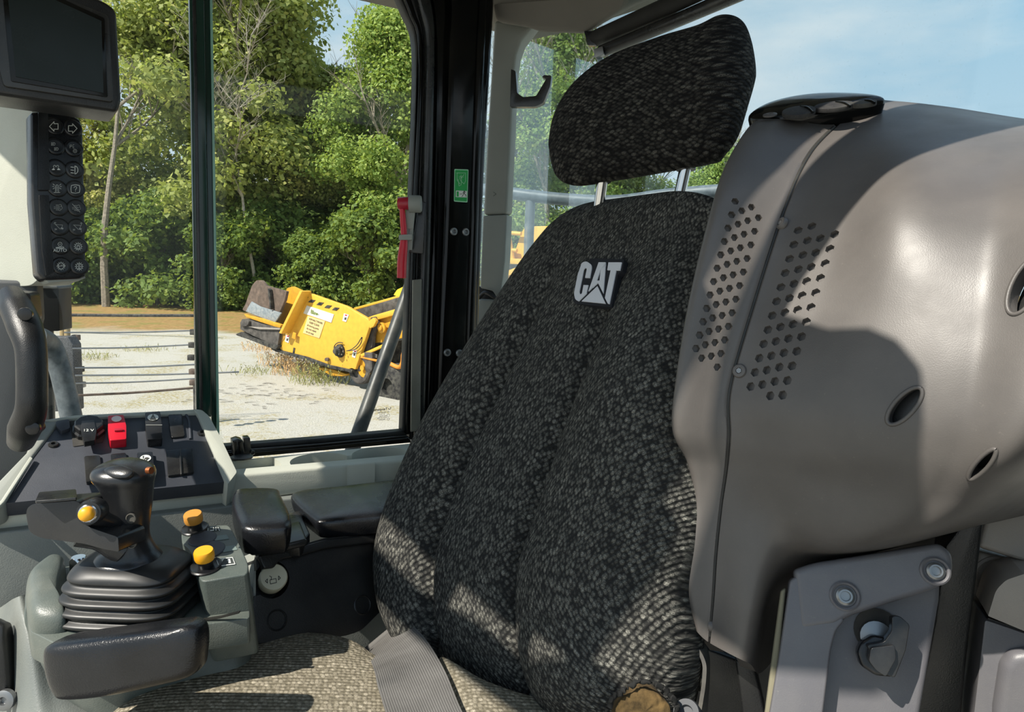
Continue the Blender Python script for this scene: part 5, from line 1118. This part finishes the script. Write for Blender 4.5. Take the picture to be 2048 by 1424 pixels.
plate('box_wall', rnd([(1970, 1240), (2200, 1318), (2200, 1600), (1940, 1600), (1948, 1430)], [6, 0, 0, 0, 0]), LBn, .05, POD_BOX, lb, .005, .002)
plate('wall_boss', rnd([(2004, 1330), (2022, 1308), (2060, 1302), (2200, 1320), (2200, 1600), (1985, 1600), (1990, 1420)], [10, 12, 0, 0, 0, 0, 0]), LBn, .03, POD_BOX, lb, .008, .012, seg=4)
dk = plate('dark_seat_part', [(2060, 780), (2036, 830), (2016, 915), (2010, 938), (2060, 946), (2200, 960), (2200, 780)], Pl(P(2030, 880, .66), (-.3, -1, 0)), .02, TAR, None, .002); tag(dk, 'black panel glimpsed beyond the right flank of the pod', 'panel')

# ================================================================= joystick console
ZT = HZ(250, 1228, .60)
jc = thing('joystick_console', P(280, 1424, .62), 'dark grey-green armrest console carrying the joystick and yellow button', 'control console')
deck = rnd([(60, 1262), (52, 1210), (64, 1172), (108, 1135), (330, 1118), (384, 1118), (400, 1158), (496, 1134), (500, 1236), (398, 1250), (205, 1284), (112, 1288)], [8, 14, 14, 10, 0, 6, 6, 10, 6, 0, 6, 10])
plate('deck', deck, ZT, .024, GREY_GREEN, jc, .005)
# lower bowl under the deck
def ring(pts, z): return [tuple(Pl(ZT.o + V((0, 0, z)), (0, 0, 1)).hit(*q)) for q in pts]
top_r = [(56, 1262), (52, 1215), (62, 1178), (120, 1140), (300, 1120), (460, 1130), (497, 1150), (500, 1240), (398, 1254), (205, 1288), (112, 1292)]
mid_r = [(78, 1320), (80, 1270), (95, 1230), (130, 1190), (300, 1180), (460, 1190), (497, 1220), (498, 1300), (400, 1330), (215, 1362), (118, 1352)]
low_r = [(120, 1380), (130, 1330), (150, 1300), (170, 1260), (300, 1240), (450, 1250), (496, 1280), (497, 1380), (400, 1400), (215, 1424), (150, 1408)]
bot_r = [(190, 1420), (180, 1390), (190, 1360), (200, 1340), (300, 1330), (440, 1330), (480, 1350), (490, 1440), (400, 1450), (260, 1460), (215, 1440)]
Gr = np.array([ring(top_r, -.022), ring(top_r, -.027), ring(mid_r, -.055), ring(low_r, -.085), ring(bot_r, -.105)])
Gr = cr(Gr, 40); Gr = np.swapaxes(cr(np.swapaxes(Gr, 0, 1), 88, True), 0, 1)
grid_mesh('lower_shell', Gr, GREY_GREEN, jc, wrap=True, caps=True, smooth=50)
# left raised lobe
pillow('side_lobe', [(56, 1235), (52, 1200), (60, 1172), (84, 1148), (108, 1133), (128, 1138), (132, 1160), (124, 1200), (124, 1240), (132, 1256), (100, 1262), (66, 1258)], HZ(90, 1215, .60), .022, .03, GREY_GREEN, jc, n=60, nr=8, power=3.2, off=.000)
# right block with buttons
TB = pl3((375, 1065, .660), (470, 1060, .665), (440, 1150, .600))
blk = plate('button_block', rnd([(362, 1066), (376, 1053), (458, 1049), (478, 1085), (497, 1128), (496, 1148), (402, 1164), (388, 1128), (380, 1098), (364, 1086)], [6, 8, 8, 8, 8, 8, 10, 14, 10, 4]), TB, .085, GREY_GREEN, jc, .005, .0, seg=4)
plate('block_seam', [(402, 1240), (440, 1234), (478, 1224), (478, 1227), (440, 1237), (402, 1243)], Pl(P(450, 1230, .592), (0, -1, 0)), .003, RUBBER, jc, 0)
def btn(parent, px, py, mt, nm, off=.0, base=.0135, pl=None):
    pl = pl or TB; o = pl.hit(px, py, off)
    b = lathe(nm, o, pl.n, [(.0078, .008), (.0084, .010), (.0084, .0155), (.0076, .017), (0, .0172)], mt, parent, 28, 50)
    lathe('button_stem', o, pl.n, [(.0062, 0), (.0062, .009), (0, .009)], BLACK_SM, b, 20)
    lathe('button_ring', o, pl.n, [(base, 0), (base, .0012), (base * .9, .002), (base * .75, .001), (0, .001)], BLACK_SM, b, 28)
    return b
b1 = btn(jc, 412, 1134, YEL_BTN, 'yellow_button'); b1['label'] = 'yellow push button'
b2 = btn(jc, 390, 1058, ORG_BTN, 'orange_button', base=.0125); b2['label'] = 'orange push button'
for x, y, r_ in ((405, 1078, .0125), (419, 1100, .0135)):
    lathe('blank_plug', TB.hit(x, y), TB.n, [(r_, 0), (r_, .0006), (r_ * .94, .0012), (0, .0012)], BLACK_FACE, jc, 32)
DEC = plain('dark_decal', '3b403e', .5)
def decal(q, lines, fill=None):
    p = plate('button_decal', q, TB, .0004, fill or DEC, jc, 0, .0006)
    return p
q1 = decal([(432, 1119), (464, 1115), (470, 1127), (438, 1132)], None)
icon(q1, TB, 451, 1123, [[(-18, 4), (14, 8), (19, -5), (-13, -9), (-18, 4)], {'fill': [(-10, 3), (-3, 5), (-8, -3), (-12, -4)]}, {'fill': [(3, 4), (9, 5), (11, -3), (6, -3)]}], 1.2, .001, WHITE)
q2 = decal([(407, 1056), (438, 1052), (441, 1059), (410, 1064)], None)
icon(q2, TB, 424, 1058, [[(-8, -3), (-8, 3)], [(-3, -3), (3, -3), (3, 3), (-3, 3)], [(8, -3), (8, 3)], [(12, 3), (15, -3)]], 1.2, .001, WHITE)
for q in ([(424, 1073), (453, 1069), (458, 1077), (430, 1081)], [(440, 1094), (470, 1090), (475, 1099), (447, 1104)]): decal(q, None, plain('pale_decal_field', '6d7a76', .5, var=.02))
# knee pad on the front
KPn = Pl(P(255, 1320, .532), (-.12, -1, .10))
pillow('front_pad', [(100, 1300), (108, 1284), (140, 1274), (240, 1260), (360, 1244), (392, 1244), (408, 1262), (408, 1310), (396, 1342), (330, 1362), (220, 1384), (140, 1390), (118, 1376), (104, 1340)], KPn, .016, .012, BLACK_PAD, jc, n=80, nr=12, power=3.6, shrink=.95)
# little slider and mark behind the boot
pl_ = lathe('toggle_boss', ZT.hit(158, 1135, .004), (0, 0, 1), [(.008, -.002), (.008, .008), (.006, .011), (0, .011)], CHROME, jc, 20)
# joystick
js = thing('joystick', ZT.hit(258, 1200), 'black joystick with rubber bellows, side thumb block and yellow buttons', 'joystick')
bs = []
for i, (px, py, rx) in enumerate(((262, 1222, .0430), (262, 1217, .0500), (262, 1211, .0512), (263, 1203, .0465), (263, 1196, .0505), (264, 1190, .0505), (264, 1183, .0455), (265, 1176, .0492), (265, 1170, .0492), (265, 1163, .0440), (265, 1156, .0475), (265, 1150, .0475), (264, 1142, .0425), (264, 1134, .0440), (263, 1124, .0425), (262, 1115, .0370), (261, 1109, .0290))):
    bs.append((px, py, .604, rx, rx * .78, 4.0 if i < 14 else 3.2))
loft('bellows', bs, BOOT, js, 56, 130, smooth=60)
loft('bellows_base', [(262, 1226, .604, .0440, .036, 4), (262, 1200, .604, .0450, .037, 4)], BLACK_SM, js, 40)
gr = [(256, 1124, .600, .0270, .0245, 2.3), (257, 1116, .600, .0266, .024, 2.3), (258, 1106, .600, .0240, .021, 2.2), (261, 1095, .599, .0185, .0185, 2.2), (262, 1078, .598, .0142, .0165, 2.2), (262, 1060, .598, .0134, .0160, 2.2),
      (262, 1040, .597, .0142, .0165, 2.2), (261, 1014, .596, .0158, .0180, 2.2), (257, 985, .595, .0184, .020, 2.2), (252, 966, .594, .0213, .0215, 2.2), (248, 949, .594, .0238, .024, 2.3), (246, 937, .594, .0222, .0225, 2.3), (245, 928, .594, .0168, .018, 2.2), (246, 922, .594, .0090, .011, 2), (247, 920, .594, .002, .002, 2)]
loft('grip', gr, LEVER, js, 48, 100, smooth=60)
hp_ = HZ(243, 950, .58); pillow('grip_cap_outline', [(207, 943), (218, 934), (243, 931), (262, 937), (266, 946), (252, 956), (230, 957), (213, 952)], Pl(P(238, 946, .575), (-.1, -.62, .78)), .003, .004, LEVER, js, n=40, nr=6, power=2.2)
for (x, y) in ((263, 1036), (264, 1086)): lathe('grip_screw_hole', P(x, y, .5805), (0, -1, .05), [(.0042, 0), (.0042, .0014), (.0034, .0016), (.0030, .0002), (0, .0002)], TAR, js, 20)
lathe('thumb_button', P(193, 956, .585), (-1, -.3, .1), [(.006, -.002), (.006, .001), (.004, .003), (0, .0032)], YEL_BTN, js, 20)
lathe('trigger_contact', P(301, 941, .585), (1, -.3, .1), [(.003, -.003), (.003, .001), (0, .0014)], plain('copper', 'c0744a', .3, metal=.8), js, 14)
# side block
BBn = Pl(P(110, 1040, .560), (-.10, -1, .12))
plate('thumb_block', rnd([(54, 1016), (66, 1008), (150, 1001), (161, 1006), (165, 1036), (172, 1052), (200, 1062), (236, 1074), (238, 1104), (205, 1098), (170, 1088), (80, 1076), (58, 1064), (52, 1030)], [10, 6, 4, 6, 10, 10, 10, 6, 4, 10, 10, 12, 10, 4]), BBn, .034, LEVER, js, .006, .0, seg=5)
BTn = Pl(P(110, 990, .565), (-.05, -.55, 1))
plate('block_top_label', rnd([(70, 1002), (78, 984), (152, 978), (154, 995)], 3), Pl(P(110, 990, .5730), (-.10, .12, 1)), .002, BLACK_SM, js, .0005, .001)
tube('grip_arm', [P(165, 1060, .575), P(205, 1075, .582), P(248, 1098, .59)], [.014, .011, .013], LEVER, js, 20, res=12)
tube('button_arm', [P(178, 1026, .556), P(210, 1040, .57), P(240, 1052, .585)], [.008, .0065, .006], LEVER, js, 16, res=10)
o = P(180, 1025, .552); axb = V((.22, -1, .18)).normalized()
bb = lathe('side_button', o, axb, [(.0054, .004), (.0057, .006), (.0054, .0095), (.004, .0112), (0, .0116)], YEL_BTN, js, 28, 50)
lathe('silver_collar', o, axb, [(.0070, -.004), (.0070, .0048), (.0062, .0054), (0, .0054)], CHROME, bb, 28)
lathe('button_boss', o, axb, [(.0100, -.012), (.0100, .000), (.0088, .003), (0, .003)], LEVER, bb, 28)

# pedestal to the left of the console
pd = thing('console_pedestal', P(40, 1424, .66), 'grey moulded pedestal at the bottom left behind the joystick console', 'pedestal')
rws = [[(-40, 1240, .78), (5, 1212, .74), (30, 1196, .69), (60, 1190, .70), (120, 1200, .74)], [(-40, 1290, .76), (5, 1262, .71), (40, 1250, .665), (80, 1260, .67), (150, 1290, .70)],
       [(-40, 1400, .74), (10, 1380, .69), (55, 1370, .645), (110, 1380, .65), (200, 1400, .67)], [(-40, 1500, .72), (10, 1480, .67), (60, 1470, .63), (130, 1470, .63), (300, 1500, .65)]]
solid_grid('pedestal_shell', ctrl(rws, 50, 50), .01, GREY_MD, pd)
pillow('black_insert', [(-30, 1250), (5, 1244), (16, 1262), (24, 1330), (26, 1390), (14, 1402), (-30, 1410)], Pl(P(0, 1320, .665), (.2, -1, .1)), .008, .01, BLACK, pd, n=40, nr=8, power=3)
lathe('pedestal_bolt', P(8, 1401, .655), (0, -1, .2), [(.0095, -.004), (.0095, .001), (.007, .002), (.004, .002), (.003, -.001), (0, -.001)], STEEL, pd, 24)
vplate('wall_lower', [(430, 1395), (498, 1378), (800, 1175), (860, 1260), (860, 1600), (200, 1600)], Pl(P(600, 1300, .80), WN), .02, GREY_MD, .003, 0, 'grey seat base side panel under the armrest')

# ================================================================= armrests
ar = thing('armrest', P(640, 1280, .74), 'black padded armrest on a moulded bracket with an adjustment knob', 'armrest')
AP = pl3((510, 1150, .70), (780, 1080, .815), (560, 1270, .695))
bp = plate('side_bracket', rnd([(512, 1118), (522, 1102), (600, 1090), (650, 1076), (830, 1058), (850, 1120), (806, 1178), (722, 1262), (690, 1272), (506, 1288), (508, 1192), (545, 1184), (565, 1160), (540, 1140), (514, 1146)], [4, 8, 10, 6, 0, 0, 14, 14, 8, 2, 4, 20, 10, 20, 6]), AP, .03, BLACK, ar, .005, .0, seg=4)
for x, y, r_, dp in ((554, 1240, .0088, .012), (725, 1210, .0092, .012), (544, 1159, .0185, .05)): cut(bp, cyl(AP.hit(x, y, 0), AP.n, r_, dp * 2, 32))
plate('bracket_inner', [(506, 1100), (600, 1088), (600, 1290), (506, 1290)], AP, .01, BLACK, ar, .001, -.024)
plate('bracket_rib', rnd([(516, 1112), (526, 1104), (600, 1093), (650, 1079), (830, 1060), (832, 1076), (655, 1096), (602, 1111), (562, 1119), (548, 1136), (528, 1138)], [4, 6, 8, 6, 0, 0, 6, 8, 8, 4, 4]), AP, .012, BLACK, ar, .004, .006)
plate('bracket_edge', [(508, 1104), (513, 1102), (512, 1290), (505, 1290)], AP, .05, GREY_LT2, ar, .001, -.006)
for x, y in ((554, 1240), (725, 1210)):
    o = AP.hit(x, y, .0); lathe('bolt_recess', o, AP.n, [(.0106, -.001), (.0106, .0003), (.0096, .0012), (.0089, .0004), (.0087, -.002), (.0106, -.002)], BLACK, ar, 28)
    lathe('recess_bolt', o - AP.n * .0118, AP.n, [(.0070, 0), (.0070, .004), (.004, .005), (.0035, .002), (0, .002)], TAR, ar, 20)
lathe('knob_well', AP.hit(546, 1157, -.0235), AP.n, [(.0185, 0), (.0185, .0010), (0, .0010)], TAR, ar, 32)
kn = lathe('adjustment_knob', AP.hit(544, 1159, -.004), (AP.n + V((-.25, 0, .1))).normalized(), [(.0135, -.004), (.0140, .008), (.0128, .0100), (0, .0102)], plain('cream_knob', 'c2bda4', .5), ar, 32)
ka = (AP.n + V((-.25, 0, .1))).normalized(); KO = Pl(AP.hit(544, 1159, -.004) + ka * .0104, ka)
icon(kn, KO, 546, 1162, [[(-6, 2), (6, 5), (7, -3), (-5, -6), (-6, 2)], [(-4, 2), (-3, 8), (-7, 10)], [(-15, 0), (-11, 4), (-11, -4), (-15, 0)], [(15, 6), (11, 10), (11, 2), (15, 6)]], 1.1, 0, TAR)
def armpad(nm, out, topl, pl, T, drop, par):
    p = pillow(nm, out, pl, T, drop, BLACK_PAD, par, n=80, nr=12, power=3.4, shrink=.93); return p
AL = HZ(690, 1040, .80)
pillow('long_pad', [(585, 1008), (592, 992), (660, 984), (900, 962), (960, 1010), (900, 1030), (740, 1046), (650, 1054), (622, 1044)], AL, .011, .014, BLACK_PAD, ar, n=80, nr=12, power=4.0, shrink=.94, off=.003)
pillow('short_pad', [(464, 1026), (468, 1000), (484, 992), (550, 992), (563, 1006), (582, 1050), (578, 1068), (560, 1074), (498, 1076), (478, 1064)], HZ(522, 1040, .70), .014, .018, BLACK_PAD, ar, n=80, nr=12, power=4.0, shrink=.92, off=-.004)
plate('short_pad_inlay', rnd([(477, 990), (484, 981), (548, 980), (556, 990), (572, 1036), (494, 1044)], [4, 4, 4, 4, 8, 8]), HZ(522, 1040, .688), .004, BLACK_SM, ar, .0018, .003) if False else None
plate('pad_carrier', [(490, 1070), (600, 1040), (615, 1078), (560, 1092), (500, 1098)], HZ(550, 1085, .71), .008, BLACK_SM, ar, .003)
plate('arm_link', [(560, 1030), (600, 1020), (620, 1066), (600, 1088), (560, 1088)], HZ(590, 1060, .76), .015, BLACK_SM, ar, .002)
